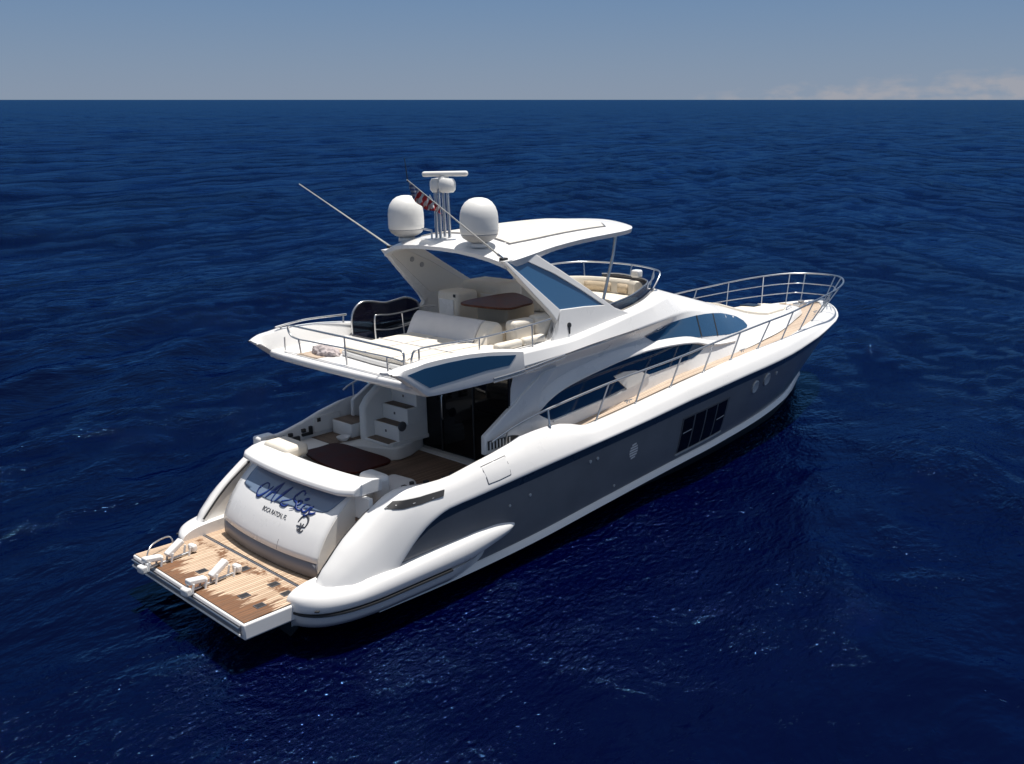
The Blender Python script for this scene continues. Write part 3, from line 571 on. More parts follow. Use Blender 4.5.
# port side: raised moulding, walkway and the stair to the flybridge
bs_o = cat([(3.0, 1.2, 0), (3.7, 1.32, 0), (4.25, 1.10, 0), (4.50, .6, 0), (4.72, .28, 0), (5.1, .30, 0)], 5)
mo = prism('stair_plinth', [(p.x, p.y, 1.46) for p in bs_o]+[(5.64, .55, 1.46), (5.64, 2.18, 1.46), (3.0, 2.18, 1.46)], (0, 0, .27), WHITE2, Y, bevel=.03, seg=3)
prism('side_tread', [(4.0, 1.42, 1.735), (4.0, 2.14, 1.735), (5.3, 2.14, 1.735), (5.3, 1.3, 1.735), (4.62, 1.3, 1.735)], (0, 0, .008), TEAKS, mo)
SA = Y
stair = box('cockpit_stair', (4.68, .34, 1.73), (5.62, 1.18, 1.80), WHITE2, Y)
rise = .31
for k_ in range(4):
    x0 = 4.62+.24*k_; z1 = 1.79+rise*k_
    box('step', (x0, .36 if k_ else .40, 1.73 if not k_ else z1-rise-.02), (5.62, 1.16, z1), WHITE2, stair, bevel=.02)
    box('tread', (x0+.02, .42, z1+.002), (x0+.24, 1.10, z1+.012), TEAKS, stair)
    box('step_light', (x0-.004, .74, z1-.17), (x0+.004, .79, z1-.12), DARKG, stair)
pr_ = [(4.62, 1.46), (4.64, 2.40), (4.78, 2.58), (5.25, 2.90), (5.62, 3.02), (5.62, 1.46)]
prism('stair_side', [(x, 1.16, z) for x, z in pr_], (0, .20, 0), WHITE2, stair, bevel=.06, seg=3)
lathe('stair_speaker', (4.95, .355, 2.10), [(.001, 0), (.10, 0), (.10, .015), (.07, .03), (.001, .03)], DARKG, stair, axis=(0, -1, 0), seg=20)
tube('stair_handrail', [(4.95, .42, 2.85), (4.88, .40, 3.05), (4.98, .40, 3.3), (5.2, .42, 3.42)], .018, STEEL, stair, smoothk=4)
box('wing_locker', (4.5, 1.45, 1.73), (5.0, 2.1, 2.02), WHITE2, mo, bevel=.02)
box('locker_tread', (4.52, 1.46, 2.022), (4.98, 2.08, 2.03), TEAKS, mo)
# hatch and fairlead hardware inside the port bulwark
box('bulwark_hatch', (4.1, 2.165, 1.80), (4.75, 2.19, 2.14), WHITE2, TOP, bevel=.008)
box('hatch_latch', (4.18, 2.15, 2.02), (4.26, 2.17, 2.10), BLACK, TOP)
def cleat(x, y, z, yaw, par, s=1.0):
    q = lambda a, b, c: (x+(a*math.cos(yaw)-b*math.sin(yaw))*s, y+(a*math.sin(yaw)+b*math.cos(yaw))*s, z+c*s)
    bm = bmesh.new()
    tube('', [q(-.15, 0, .075), q(-.06, 0, .08), q(.06, 0, .08), q(.15, 0, .075)], .016*s, None, None, bm=bm)
    tube('', [q(-.05, 0, 0), q(-.04, 0, .08)], .016*s, None, None, bm=bm); tube('', [q(.05, 0, 0), q(.04, 0, .08)], .016*s, None, None, bm=bm)
    return finish(bm, 'mooring_cleat', STEEL, par, smooth=50)
TB = bvh_of(TOP)
for s_ in (-1, 1):
    fl = decal('fairlead_opening', [(2.53, 1.74), (2.70, 1.83), (3.15, 1.82), (3.62, 1.83), (3.56, 1.74), (3.1, 1.71), (2.78, 1.70)], TB, BLACK, TOP, side=s_, off=.012, thick=.03, step=.05)
    for xc in (2.62, 3.05, 3.42): 
        h = TB.ray_cast(Vector((xc, s_*6, 1.79)), Vector((0, -s_, 0)))[0]
        cleat(xc, h.y+s_*.02, 1.71, 0, TOP, .5)
    for xc in (3.05, 3.45, 3.8):
        yb = s_*(float(Yi(xc))-.04)
        box('fairlead_bracket', (xc, yb-.03, 1.80), (xc+.24, yb+.03, 1.85), BLACK, TOP); box('fairlead_bracket', (xc+.18, yb-.03, 1.80), (xc+.24, yb+.03, 1.97 if xc != 3.45 else 1.68), BLACK, TOP)
        box('fairlead_bracket', (xc, yb-.03, 1.88), (xc+.08, yb+.03, 1.95), BLACK, TOP)
fd = decal('fuel_hatch', [(4.50, 1.99), (4.80, 2.02), (5.07, 2.05), (5.08, 1.74), (4.80, 1.71), (4.55, 1.70)], TB, WHITE, TOP, off=.010, thick=.02, bevel=.004)
decal('hatch_seam', [(4.487, 2.0), (4.80, 2.032), (5.083, 2.06), (5.093, 1.728), (4.80, 1.698), (4.537, 1.688)], TB, DARKG, TOP, off=.003, thick=.01)
# hull fittings
HB = bvh_of(HULL)
def hullwin(s):
    f = decal('hull_window', [(10.43, 1.575), (12.36, 1.665), (12.28, .80), (10.41, .70)], HB, DARKG, HULL, side=s, off=.012, thick=.03)
    n = 4
    for i in range(n):
        a = 10.47+1.85/n*i; b = a+1.85/n-.065; g = (a-10.43)/1.93
        za = 1.545+.09*g; zb = 1.545+.09*((b-10.43)/1.93); zc = .755+.09*((b-10.43)/1.93); zd = .755+.09*g
        decal('window_pane', [(a, za), (b, zb), (b-.03, zc), (a-.03, zd)], HB, GLASSK, f, side=s, off=.018, thick=.01)
        if i in (0, 3): decal('window_latch', [(a+.03, 1.22), (b-.04, 1.25), (b-.04, 1.23), (a+.03, 1.20)], HB, RIM, f, side=s, off=.024, thick=.01)
    decal('window_sill', [(10.39, .735), (12.29, .835), (12.29, .79), (10.39, .69)], HB, RIM, f, side=s, off=.03, thick=.03)
    for x, z in ((13.62, 1.64), (14.25, 1.70)):
        h = HB.ray_cast(Vector((x, s*6, z)), Vector((0, -s, 0))); nn = h[1]
        if nn.y*s < 0: nn = -nn
        p_ = lathe('porthole', h[0], [(.115, -.01), (.165, -.01), (.165, .02), (.145, .03), (.118, .02)], RIM, HULL, axis=nn, seg=24)
        lathe('porthole_glass', h[0], [(.001, -.01), (.12, -.01), (.12, .012), (.001, .012)], BLACK, p_, axis=nn, seg=24)
    for x, z, r_ in ((14.82, 1.74, .05), (7.30, 1.40, .035), (7.52, 1.41, .035), (5.62, 1.18, .03), (5.1, 1.12, .025), (8.2, .62, .03)):
        h = HB.ray_cast(Vector((x, s*6, z)), Vector((0, -s, 0))); nn = h[1]
        if nn.y*s < 0: nn = -nn
        lathe('hull_fitting', h[0], [(.001, -.01), (r_, -.01), (r_, .015), (.001, .02)], RIM, HULL, axis=nn, seg=12)
    # crest: a shield of slanting bars
    for k_ in range(6):
        w = (.07, .115, .135, .135, .115, .07)[k_]; z = 1.10+.058*k_
        decal('crest_bar', [(8.71-w, z-.012), (8.71+w, z+.008), (8.71+w, z+.042), (8.71-w, z+.024)], HB, WHITE, HULL, side=s, off=.006, thick=.01)
both(hullwin)
# ---- decks
dk = []
for x in np.linspace(5.78, 17.35, 40): dk.append([(x, float(Yi(x))-.005, float(Zf(x))-.015 if x > 7.2 else max(2.0, float(Zf(x))-.015)), (x, 0, (float(Zf(x)) if x > 7.2 else 2.0)+.03)])
for b in bow_i[1:]: dk.append([(b[0]-.01, max(0, b[1]-.005), b[2]-.035), (b[0]-.01, 0, b[2]-.03)])
loft('side_deck', dk, TEAK, Y, mirror=True, smooth=40)
# ---- deckhouse loft
L1 = [  # x, then (y,z) x9 : wall foot, belt, belt top, window foot, crease, shoulder, coaming top, well edge, centre
 (5.66, (1.98, 1.95), (1.98, 2.80), (2.0, 3.12), (2.08, 3.38), (2.335, 3.55), (2.28, 3.82), (2.02, 3.86), (1.95, 3.72), (0, 3.72)),
 (7.0, (1.95, 2.0), (1.93, 2.82), (1.93, 3.10), (1.96, 3.32), (2.29, 3.58), (2.20, 3.80), (1.95, 3.86), (1.85, 3.72), (0, 3.72)),
 (8.2, (1.94, 2.05), (1.92, 2.85), (1.915, 3.13), (1.92, 3.34), (2.21, 3.61), (2.10, 3.88), (1.86, 3.96), (1.75, 3.72), (0, 3.72)),
 (9.2, (1.92, 2.1), (1.90, 2.85), (1.88, 3.13), (1.87, 3.36), (2.07, 3.64), (1.95, 3.95), (1.72, 4.04), (1.6, 3.72), (0, 3.72)),
 (10.2, (1.9, 2.2), (1.86, 2.82), (1.82, 3.12), (1.78, 3.38), (1.91, 3.66), (1.76, 4.0), (1.50, 4.12), (1.38, 3.72), (0, 3.72)),
 (11.0, (1.87, 2.25), (1.82, 2.8), (1.78, 3.08), (1.68, 3.45), (1.735, 3.66), (1.52, 4.02), (1.20, 4.18), (1.05, 3.72), (0, 3.72)),
 (11.38, (1.85, 2.25), (1.80, 2.79), (1.76, 3.05), (1.62, 3.48), (1.63, 3.65), (1.38, 4.0), (1.02, 4.18), (.85, 3.72), (0, 3.72))]
L2 = [
 (11.38, (1.85, 2.25), (1.80, 2.79), (1.76, 3.05), (1.62, 3.48), (1.63, 3.65), (1.38, 4.0), (1.02, 4.18), (.6, 4.24), (0, 4.26)),
 (11.8, (1.90, 2.32), (1.77, 2.78), (1.73, 3.03), (1.55, 3.50), (1.53, 3.64), (1.25, 3.93), (.92, 4.07), (.5, 4.13), (0, 4.15)),
 (12.6, (1.88, 2.36), (1.76, 2.72), (1.67, 2.98), (1.45, 3.46), (1.40, 3.55), (1.08, 3.77), (.80, 3.86), (.4, 3.90), (0, 3.92)),
 (13.5, (1.82, 2.40), (1.68, 2.66), (1.56, 2.90), (1.33, 3.30), (1.26, 3.38), (.98, 3.54), (.70, 3.62), (.35, 3.66), (0, 3.68)),
 (14.4, (1.76, 2.43), (1.58, 2.60), (1.41, 2.78), (1.20, 3.06), (1.13, 3.14), (.88, 3.30), (.62, 3.38), (.3, 3.42), (0, 3.43)),
 (15.4, (1.60, 2.45), (1.42, 2.56), (1.24, 2.66), (1.10, 2.82), (1.03, 2.90), (.80, 3.04), (.58, 3.10), (.3, 3.13), (0, 3.14)),
 (16.3, (1.44, 2.455), (1.27, 2.53), (1.15, 2.60), (1.05, 2.69), (.98, 2.73), (.78, 2.82), (.56, 2.86), (.3, 2.88), (0, 2.89)),
 (17.2, (1.20, 2.46), (1.10, 2.54), (1.05, 2.59), (.96, 2.65), (.90, 2.67), (.72, 2.70), (.52, 2.72), (.28, 2.73), (0, 2.73)),
 (18.3, (.86, 2.47), (.83, 2.55), (.81, 2.59), (.74, 2.64), (.69, 2.66), (.55, 2.68), (.40, 2.69), (.2, 2.70), (0, 2.70)),
 (19.1, (.60, 2.48), (.57, 2.55), (.55, 2.58), (.50, 2.62), (.46, 2.64), (.36, 2.655), (.26, 2.66), (.13, 2.665), (0, 2.67)),
 (19.5, (.36, 2.48), (.33, 2.53), (.31, 2.55), (.28, 2.57), (.25, 2.58), (.2, 2.59), (.14, 2.595), (.07, 2.6), (0, 2.6)),
 (19.6, (.25, 2.47), (.24, 2.48), (.22, 2.49), (.2, 2.49), (.18, 2.49), (.14, 2.49), (.1, 2.49), (.05, 2.49), (0, 2.49))]
cv = lambda L: [[(r[0], a, b) for a, b in r[1:]] for r in L]
A_ = resample(cv(L1), 4); B_ = resample(cv(L2), 4)
DH = loft('deckhouse', list(A_)+list(B_), WHITE, Y, mirror=True, smooth=38, bevel=.035, seg=3)
prism('aft_bulkhead', [(5.67, 1.97, 1.46), (5.67, 1.97, 3.4), (5.67, -1.97, 3.4), (5.67, -1.97, 1.46)], (.05, 0, 0), DARKG, DH)
DB = bvh_of(DH)
# ---- deckhouse windows
def sidewin(s):
    w = decal('saloon_window', [(6.32, 2.49), (6.8, 2.25), (7.98, 2.33), (9.17, 2.40), (8.74, 2.76), (9.10, 2.79), (9.52, 2.74), (10.02, 2.55), (10.9, 2.57), (11.75, 2.60), (12.1, 2.68), (12.38, 2.79), (11.9, 2.91), (11.26, 2.99), (10.46, 3.05), (9.7, 3.08), (9.0, 3.05), (8.32, 2.99), (7.65, 2.91), (7.06, 2.80), (6.65, 2.66)], DB, GLASSN, DH, side=s, off=.012, thick=.02)
    br = []
    bx = [5.95, 6.32, 6.65, 7.06, 7.65, 8.32, 9.0, 9.7, 10.46, 11.26, 11.9, 12.38, 13.0, 13.8]; bz = [2.30, 2.50, 2.68, 2.815, 2.92, 3.0, 3.06, 3.085, 3.06, 3.0, 2.915, 2.80, 2.70, 2.63]
    for x in np.linspace(5.95, 13.8, 48):
        z = float(pchip(bx, bz, x)); e = min(1, (x-5.9)/.5, (13.85-x)/2.2); hgt = .05+(.19-.08*min(1, max(0, (x-8.6)/1.2)))*e; h = DB.ray_cast(Vector((x, s*6, z-.02)), Vector((0, -s, 0)))[0]; h2 = DB.ray_cast(Vector((x, s*6, z+hgt)), Vector((0, -s, 0)))[0]
        yw, y2 = abs(h.y), abs(h2.y); o_ = .015+.085*e
        br.append([(x, s*(yw-.03), z), (x, s*(yw+o_), z), (x, s*(yw+o_+.005), z+.03), (x, s*((yw+o_)*.45+(y2+.01)*.55), z+hgt*.6), (x, s*(y2+.008), z+hgt), (x, s*(y2-.04), z+hgt)])
    loft('window_brow', br, WHITE, DH, closed=True, caps=(True, True), smooth=50)
    decal('window_scoop', [(8.75, 2.75), (9.10, 2.785), (9.52, 2.735), (10.02, 2.545), (9.6, 2.44), (9.18, 2.395)], DB, CREAMW, DH, side=s, off=.035, thick=.05, bevel=.01)
    decal('window_sill', [(6.85, 2.235), (8.0, 2.32), (9.2, 2.39), (9.2, 2.355), (8.0, 2.285), (6.85, 2.20)], DB, WHITE, DH, side=s, off=.03, thick=.04)
    u = decal('forward_window', [(9.90, 3.405), (10.3, 3.21), (11.14, 3.12), (12.22, 3.01), (13.05, 2.91), (13.64, 2.83), (14.3, 2.785), (15.0, 2.765), (15.12, 2.80), (15.05, 2.92), (14.75, 3.07), (14.22, 3.21), (13.8, 3.30), (13.3, 3.38), (12.8, 3.44), (12.3, 3.475), (11.6, 3.50), (10.97, 3.51), (10.4, 3.48)], DB, GLASSB, DH, side=s, off=.010, thick=.02)
    decal('window_mullion', [(12.33, 3.475), (12.25, 3.01), (12.30, 3.00), (12.38, 3.475)], DB, BLACK, u, side=s, off=.018, thick=.01)
    decal('window_mullion', [(13.22, 3.385), (13.02, 2.91), (13.07, 2.905), (13.27, 3.38)], DB, BLACK, u, side=s, off=.018, thick=.01)
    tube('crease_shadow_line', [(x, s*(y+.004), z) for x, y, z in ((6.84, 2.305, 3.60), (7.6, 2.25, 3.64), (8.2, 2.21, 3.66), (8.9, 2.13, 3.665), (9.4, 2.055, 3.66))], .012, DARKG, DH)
    # aft fin that runs down to the side deck, with its engine room grille
    fp = [(4.92, 2.02), (4.94, 2.37), (5.72, 2.80), (6.2, 3.08), (6.6, 3.28), (6.95, 3.30), (6.5, 2.95), (6.33, 2.50), (6.78, 2.22), (6.78, 1.98), (5.6, 1.98)]
    fin = prism('aft_fin', [(x, s*(2.04-(z-2)*.02), z) for x, z in fp], (0, -s*.10, 0), WHITE, DH, bevel=.02)
    prism('grille_recess', [(x, s*2.044, z) for x, z in ((5.0, 2.10), (5.0, 2.27), (5.62, 2.24), (5.80, 2.20), (5.62, 2.08))], (0, s*.008, 0), BLACK, fin)
    for k_ in range(7):
        x = 5.04+.082*k_; box('grille_slat', (x, s*2.05-.012, 2.10), (x+.028, s*2.05+.012, 2.255-.004*k_), WHITE, fin)
both(sidewin)
# ---- saloon doors
sdr = prism('saloon_door', [(5.655, -2.0, 1.47), (5.655, .86, 1.47), (5.655, .86, 1.53), (5.655, -2.0, 1.53)], (-.06, 0, 0), STEEL, Y)
prism('door_track', [(5.6, -2.0, 1.463), (5.6, .86, 1.463), (5.45, .86, 1.463), (5.45, -2.0, 1.463)], (0, 0, .015), WHITE2, sdr)
for a, b in ((-1.98, -1.02), (-1.02, -.08), (-.08, .84)):
    prism('door_pane', [(5.63, a+.015, 1.53), (5.63, b-.015, 1.53), (5.63, b-.015, 3.36), (5.63, a+.015, 3.36)], (-.015, 0, 0), GLASSK, sdr)
    prism('door_stile', [(5.62, b-.025, 1.53), (5.62, b+.005, 1.53), (5.62, b+.005, 3.36), (5.62, b-.025, 3.36)], (-.03, 0, 0), BLACK, sdr)
for z0, z1 in ((1.9, 1.94), (2.52, 2.55)):
    prism('door_blind', [(5.64, -1.9, z0), (5.64, .8, z0), (5.64, .8, z1), (5.64, -1.9, z1)], (-.004, 0, 0), DARKG, sdr)
tube('door_handle', [(5.59, -.15, 2.2), (5.57, -.15, 2.25), (5.57, -.15, 2.65), (5.59, -.15, 2.7)], .014, STEEL, sdr)
prism('door_jamb', [(5.66, .86, 1.46), (5.66, .98, 1.46), (5.66, .98, 3.4), (5.66, .86, 3.4)], (-.09, 0, 0), WHITE2, sdr, bevel=.01)
# ---- flybridge deck and wings
fbo = [(3.06, 0), (3.07, -.8), (3.10, -1.5), (3.14, -2.05), (3.3, -2.2), (5.75, -2.2), (5.75, 2.2), (3.3, 2.2), (3.14, 2.05), (3.10, 1.5), (3.07, .8)]
FB = prism('flybridge_deck', [(x, y, 3.58) for x, y in fbo], (0, 0, .145), WHITE, Y, bevel=.055, seg=4)
prism('soffit', [(3.45, -2.1, 3.43), (5.75, -2.1, 3.43), (5.75, 2.1, 3.43), (3.45, 2.1, 3.43)], (0, 0, .155), WHITE2, FB, bevel=.04, seg=3)
prism('teak_inset', [(3.25, .62, 3.727), (3.25, 1.25, 3.727), (4.05, 1.25, 3.727), (4.05, .62, 3.727)], (0, 0, .008), TEAK, FB)
WG = []
for x, zb, zt, yo in ((2.80, 3.915, 3.935, 2.22), (2.88, 3.87, 3.97, 2.27), (3.05, 3.74, 4.01, 2.32), (3.25, 3.59, 4.03, 2.335), (3.44, 3.45, 4.055, 2.34), (3.7, 3.43, 4.06, 2.34), (4.2, 3.42, 4.05, 2.345), (4.8, 3.41, 4.00, 2.345), (5.3, 3.405, 3.93, 2.345), (5.70, 3.40, 3.86, 2.34)):
    WG.append([(x, yo-.34, min(zb+.06, 3.9)), (x, yo-.12, zb), (x, yo-.01, zb+.03), (x, yo, zb+.08 if zt-zb > .2 else (zb+zt)/2), (x, yo-.03, zt-.02), (x, yo-.12, zt+.02), (x, yo-.24, zt), (x, yo-.33, max(zt-.2, zb+.02))])
def wing(s):
    w = loft('flybridge_wing', [[(p[0], p[1]*s, p[2]) for p in r] for r in WG], WHITE, Y, closed=True, caps=(True, True), k=3, smooth=45)
    wb = bvh_of(w)
    decal('wing_window', [(3.04, 3.905), (3.46, 3.62), (4.0, 3.64), (4.73, 3.675), (5.31, 3.665), (5.50, 3.82), (4.83, 3.915), (4.35, 3.955), (3.89, 3.965), (3.38, 3.955)], wb, GLASSB, w, side=s, off=.008, thick=.02, step=.2)
    for z in (3.46, 3.52):
        tube('chrome_strip', [(4.9, s*2.36, z-.02), (5.6, s*2.36, z), (6.3, s*2.35, z+.055), (6.8, s*2.325, z+.085)], .016, STEEL, w, smoothk=3)
both(wing)
# smoked screen by the stair; a dark sheet stands in for the stairwell's shade
scr = [(5.05, 3.74), (5.04, 4.05), (5.12, 4.25), (5.3, 4.37), (5.55, 4.36), (5.9, 4.29), (6.2, 4.31), (6.45, 4.33), (6.68, 4.26), (6.82, 4.12), (6.85, 3.74)]
sp = cat([(x, 1.93, z) for x, z in scr], 4)
ss = prism('stair_screen', [tuple(p) for p in sp], (0, .02, 0), GLASSS, Y)
tube('screen_frame', [(x, 1.94, z) for x, z in scr], .024, STEEL, ss, smoothk=4)
prism('stairwell_dark', [(4.98, 1.14, 3.73), (4.98, 1.9, 3.73), (6.8, 1.9, 3.73), (6.8, 1.14, 3.73)], (0, 0, .03), GLASSS, ss)
tube('hatch_rail', [(5.0, 1.1, 3.74), (5.0, 1.1, 4.18), (5.08, 1.1, 4.23), (5.4, 1.1, 4.2), (5.8, 1.1, 4.21), (6.3, 1.1, 4.25), (6.55, 1.1, 4.22)], .017, STEEL, ss, smoothk=4)
tube('hatch_rail', [(5.02, 1.1, 3.95), (5.4, 1.1, 3.9), (5.9, 1.1, 3.93), (6.4, 1.1, 4.0)], .013, STEEL, ss, smoothk=3)
tube('hatch_rail', [(5.72, 1.1, 3.74), (5.69, 1.1, 4.2)], .014, STEEL, ss)
# ---- arch legs with raked glass
yl = lambda z, x=0: 2.07-(z-3.75)*.165-max(0, x-7.6)*.10
G8 = [(5.86, 5.40), (6.22, 5.42), (7.02, 5.07), (7.74, 4.68), (8.46, 4.28), (7.8, 4.345), (7.08, 4.38), (6.48, 4.88)]
OUT = [(0, (5.76, 5.42)), (1, (6.62, 5.47)), (2, (7.26, 5.10)), (3, (7.98, 4.68)), (4, (8.85, 4.17)), (4, (9.35, 3.99)), (5, (8.2, 3.84)), (6, (7.2, 3.74)), (6, (6.55, 3.66)), (6, (6.80, 3.84)), (6, (6.95, 4.00)), (6, (6.97, 4.14)), (6, (6.88, 4.28)), (6, (6.76, 4.42)), (7, (6.17, 5.0))]
def leg(s):
    bm = bmesh.new(); P = lambda q, o=0: bm.verts.new((q[0], s*(yl(q[1], q[0])-o), q[1]))
    for lay in (0, .13):
        gv = [P(q, lay) for q in G8]; ov = [P(q, lay) for _, q in OUT]; n = len(OUT)
        for i in range(n):
            a, b = OUT[i][0], OUT[(i+1) % n][0]
            if a == b: bm.faces.new((ov[i], ov[(i+1) % n], gv[a]))
            else: bm.faces.new((ov[i], ov[(i+1) % n], gv[b], gv[a]))
        if lay == 0: g0, o0 = gv, ov
        else: g1, o1 = gv, ov
    for A, B in ((g0, g1), (o0, o1)):
        for i in range(len(A)): bm.faces.new((A[i], A[(i+1) % len(A)], B[(i+1) % len(A)], B[i]))
    lg = finish(bm, 'arch_leg', WHITE, Y, bevel=.02, seg=3)
    prism('arch_window', [(x, s*(yl(z, x)-.02), z) for x, z in G8], (0, -s*.012, 0), GLASSA, lg)
    prism('leg_lining', [(x, s*(yl(z, x)-.10), z) for x, z in G8], (0, -s*.036, 0), CREAMW, lg)
    lathe('cheek_socket', (7.27, s*yl(4.06, 7.27), 4.06), [(.001, -.02), (.05, -.02), (.05, .015), (.001, .02)], BLACK, lg, axis=(0, s, .16), seg=16)
    prism('socket_tail', [(7.235, s*(yl(4.03)+.008), 4.03), (7.285, s*(yl(4.03)+.008), 4.03), (7.255, s*(yl(3.9)+.008), 3.90), (7.225, s*(yl(3.9)+.008), 3.90)], (0, s*.01, 0), BLACK, lg)
    return lg
both(leg)
# ---- hardtop
HS = []
xsH = [5.50, 5.53, 5.62, 5.8, 6.2, 6.7, 7.2, 8.0, 8.8, 9.4, 9.8, 10.15, 10.4, 10.58, 10.68, 10.72]
for x in xsH:
    w = float(pchip([5.5, 6.4, 7.0, 9.1, 9.7, 10.1, 10.4, 10.58, 10.68, 10.72], [1.76, 1.84, 1.72, 1.70, 1.58, 1.33, 1.03, .68, .38, .12], x))
    ze = float(pchip([5.5, 6.2, 7.1, 8.2, 9.4, 10.88], [5.37, 5.44, 5.54, 5.63, 5.67, 5.70], x))
    zc = float(pchip([5.5, 5.62, 6.0, 7, 9, 10.3, 10.88], [5.62, 5.68, 5.75, 5.80, 5.83, 5.80, 5.74], x))
    th = float(pchip([5.5, 5.62, 6.2, 7.2, 10.5, 10.88], [.07, .12, .13, .09, .08, .03], x))
    f = (0, .22, .45, .66, .83, .94, 1.0)
    topz = [zc-(zc-ze)*(q**2.6) for q in f]
    aft = .62*(1-min(1, (x-5.5)/.6)); xo = [q**2*0.0 for q in f]
    r = [(x+aft*(q**2)*.5, w*q, z) for q, z in zip(f, topz)]
    b = [(x+aft*(q**2)*.5, w*q*.985, z-th) for q, z in zip(f, topz)][::-1]
    half = r+b
    HS.append(half)
HT = loft('hardtop', HS, WHITE, Y, caps=(False, False), mirror=True, smooth=50, k=2)
for e in (0, -1):
    bm = bmesh.new(); A = HS[e]
    for sg in (1, -1):
        for i in range(len(A)//2-1):
            q = [bm.verts.new((A[j][0], A[j][1]*sg, A[j][2])) for j in (i, i+1, len(A)-2-i, len(A)-1-i)]
            try: bm.faces.new(q)
            except ValueError: pass
    bmesh.ops.remove_doubles(bm, verts=bm.verts[:], dist=1e-4)
    finish(bm, 'edge_fascia', WHITE, HT)
htb = bvh_of(HT)
def topdecal(name, outline, bvh, m, parent, off, thick, step=.25, z0=8, **kw):
    bm = bmesh.new(); f = bm.faces.new([bm.verts.new((x, y, 0)) for x, y in outline])
    xs = [p[0] for p in outline]; ys = [p[1] for p in outline]
    for ax, lo, hi in ((0, min(xs), max(xs)), (1, min(ys), max(ys))):
        v = lo+step
        while v < hi:
            bmesh.ops.bisect_plane(bm, geom=bm.verts[:]+bm.edges[:]+bm.faces[:], plane_co=(v, 0, 0) if ax == 0 else (0, v, 0), plane_no=(1, 0, 0) if ax == 0 else (0, 1, 0)); v += step
    for v in bm.verts:
        h = bvh.ray_cast(Vector((v.co.x, v.co.y, z0)), Vector((0, 0, -1)))
        v.co.z = h[0].z if h[0] is not None else bvh.find_nearest(Vector((v.co.x, v.co.y, z0-3)))[0].z
    bmesh.ops.recalc_face_normals(bm, faces=bm.faces[:])
    ext = bmesh.ops.extrude_face_region(bm, geom=bm.faces[:]); vs = {g for g in ext['geom'] if isinstance(g, bmesh.types.BMVert)}
    for v in bm.verts: v.co.z += off if v in vs else off-thick
    return finish(bm, name, m, parent, **kw)
topdecal('sunroof_seam', [(6.38, -1.33), (6.38, 1.33), (9.30, 1.27), (9.62, .9), (9.62, -.9), (9.30, -1.27)], htb, DARKG, HT, .006, .02)
topdecal('sunroof_cover', [(6.43, -1.30), (6.43, 1.30), (9.26, 1.24), (9.58, .88), (9.58, -.88), (9.26, -1.24)], htb, ROOFC, HT, .022, .02, bevel=.005)
# speaker discs on the inner face of the port arch leg
for x, z in ((6.50, 5.16), (6.78, 5.02)):
    lathe('arch_speaker', (x, yl(z, x)-.132, z), [(.001, 0), (.055, 0), (.055, .02), (.04, .025), (.001, .02)], DOMEG, HT, axis=(0, -1, 0), seg=18)
# inner cheek joining the arch legs under the aft edge of the hardtop
for s_ in (-1, 1):
    tube('hardtop_post', [(9.56, s_*1.32, 5.58), (9.46, s_*1.33, 5.15), (9.28, s_*1.34, 4.7), (9.05, s_*1.36, 4.1)], .032, STEEL, Y, smoothk=3)
# ---- domes, radar, aerials
def dome(s):
    z = 5.66; c = (5.88, s*1.06, z)
    d = lathe('satellite_dome', c, [(.001, .20), (.33, .20), (.352, .23), (.358, .30), (.356, .50), (.345, .60), (.31, .70), (.25, .785), (.17, .84), (.08, .865), (.001, .87)], DOMEW, Y, seg=40)
    lathe('dome_base', c, [(.001, .05), (.15, .05), (.22, .08), (.31, .14), (.345, .20), (.335, .215), (.001, .215)], DOMEG, d, seg=40)
    lathe('dome_foot', c, [(.001, -.03), (.17, -.03), (.17, .03), (.13, .06), (.001, .06)], DOMEW, d, seg=24)
both(dome)
mp = lathe('radar_mast', (5.92, .0, 5.70), [(.001, .0), (.19, .0), (.19, .035), (.001, .04)], WHITE, Y, seg=24)
for x, y in ((5.86, .12), (5.84, -.02), (5.98, -.12), (6.0, .04)): tube('mast_post', [(x, y, 5.72), (x, y*.92, 6.66)], .03, STEEL, mp)
tube('mast_brace', [(5.85, .12, 6.3), (5.86, .3, 6.52)], .014, STEEL, mp); tube('mast_brace', [(5.85, .0, 6.2), (5.86, .28, 6.55)], .010, STEEL, mp)
for y, r_ in ((.10, .155), (-.17, .165)):
    lathe('radar_motor', (5.92, y, 6.62), [(.001, -.02), (r_*.7, -.02), (r_*.95, .03), (r_, .10), (r_*.97, .18), (r_*.75, .235), (.001, .25)], DOMEW, mp, seg=24)
lathe('scanner_neck', (5.92, -.08, 6.82), [(.001, 0), (.12, 0), (.09, .08), (.001, .08)], DOMEW, mp, seg=20)
bm = bmesh.new(); bmesh.ops.create_cube(bm, size=1, matrix=Matrix.Translation((5.92, -.12, 6.945)) @ Matrix.Rotation(math.radians(32), 4, 'Z') @ Matrix.Diagonal((.12, .90, .10, 1)))
finish(bm, 'radar_scanner', DOMEW, mp, bevel=.045, seg=4)
tube('mast_arm', [(5.82, .22, 5.70), (5.82, .22, 5.88), (5.82, .5, 5.9)], .02, STEEL, mp)
for nm, a, b in (('port', (6.08, 1.88, 5.46), (4.01, 1.90, 6.82)), ('starboard', (5.84, -1.70, 5.46), (3.71, -1.70, 6.94))):
    an = tube('whip_aerial', [a, b], .017, ROPE, Y, r2=.008)
    tube('aerial_ferrule', [a, tuple(a[i]+(b[i]-a[i])*.06 for i in range(3))], .026, STEEL, an)
    box('aerial_bracket', (a[0]-.05, a[1]-.05, a[2]-.08), (a[0]+.09, a[1]+.05, a[2]+.01), BLACK, an, bevel=.01)
tube('burgee_staff', [(3.73, -1.70, 6.90), (3.69, -1.69, 7.28)], .009, BLACK, Y, r2=.005)
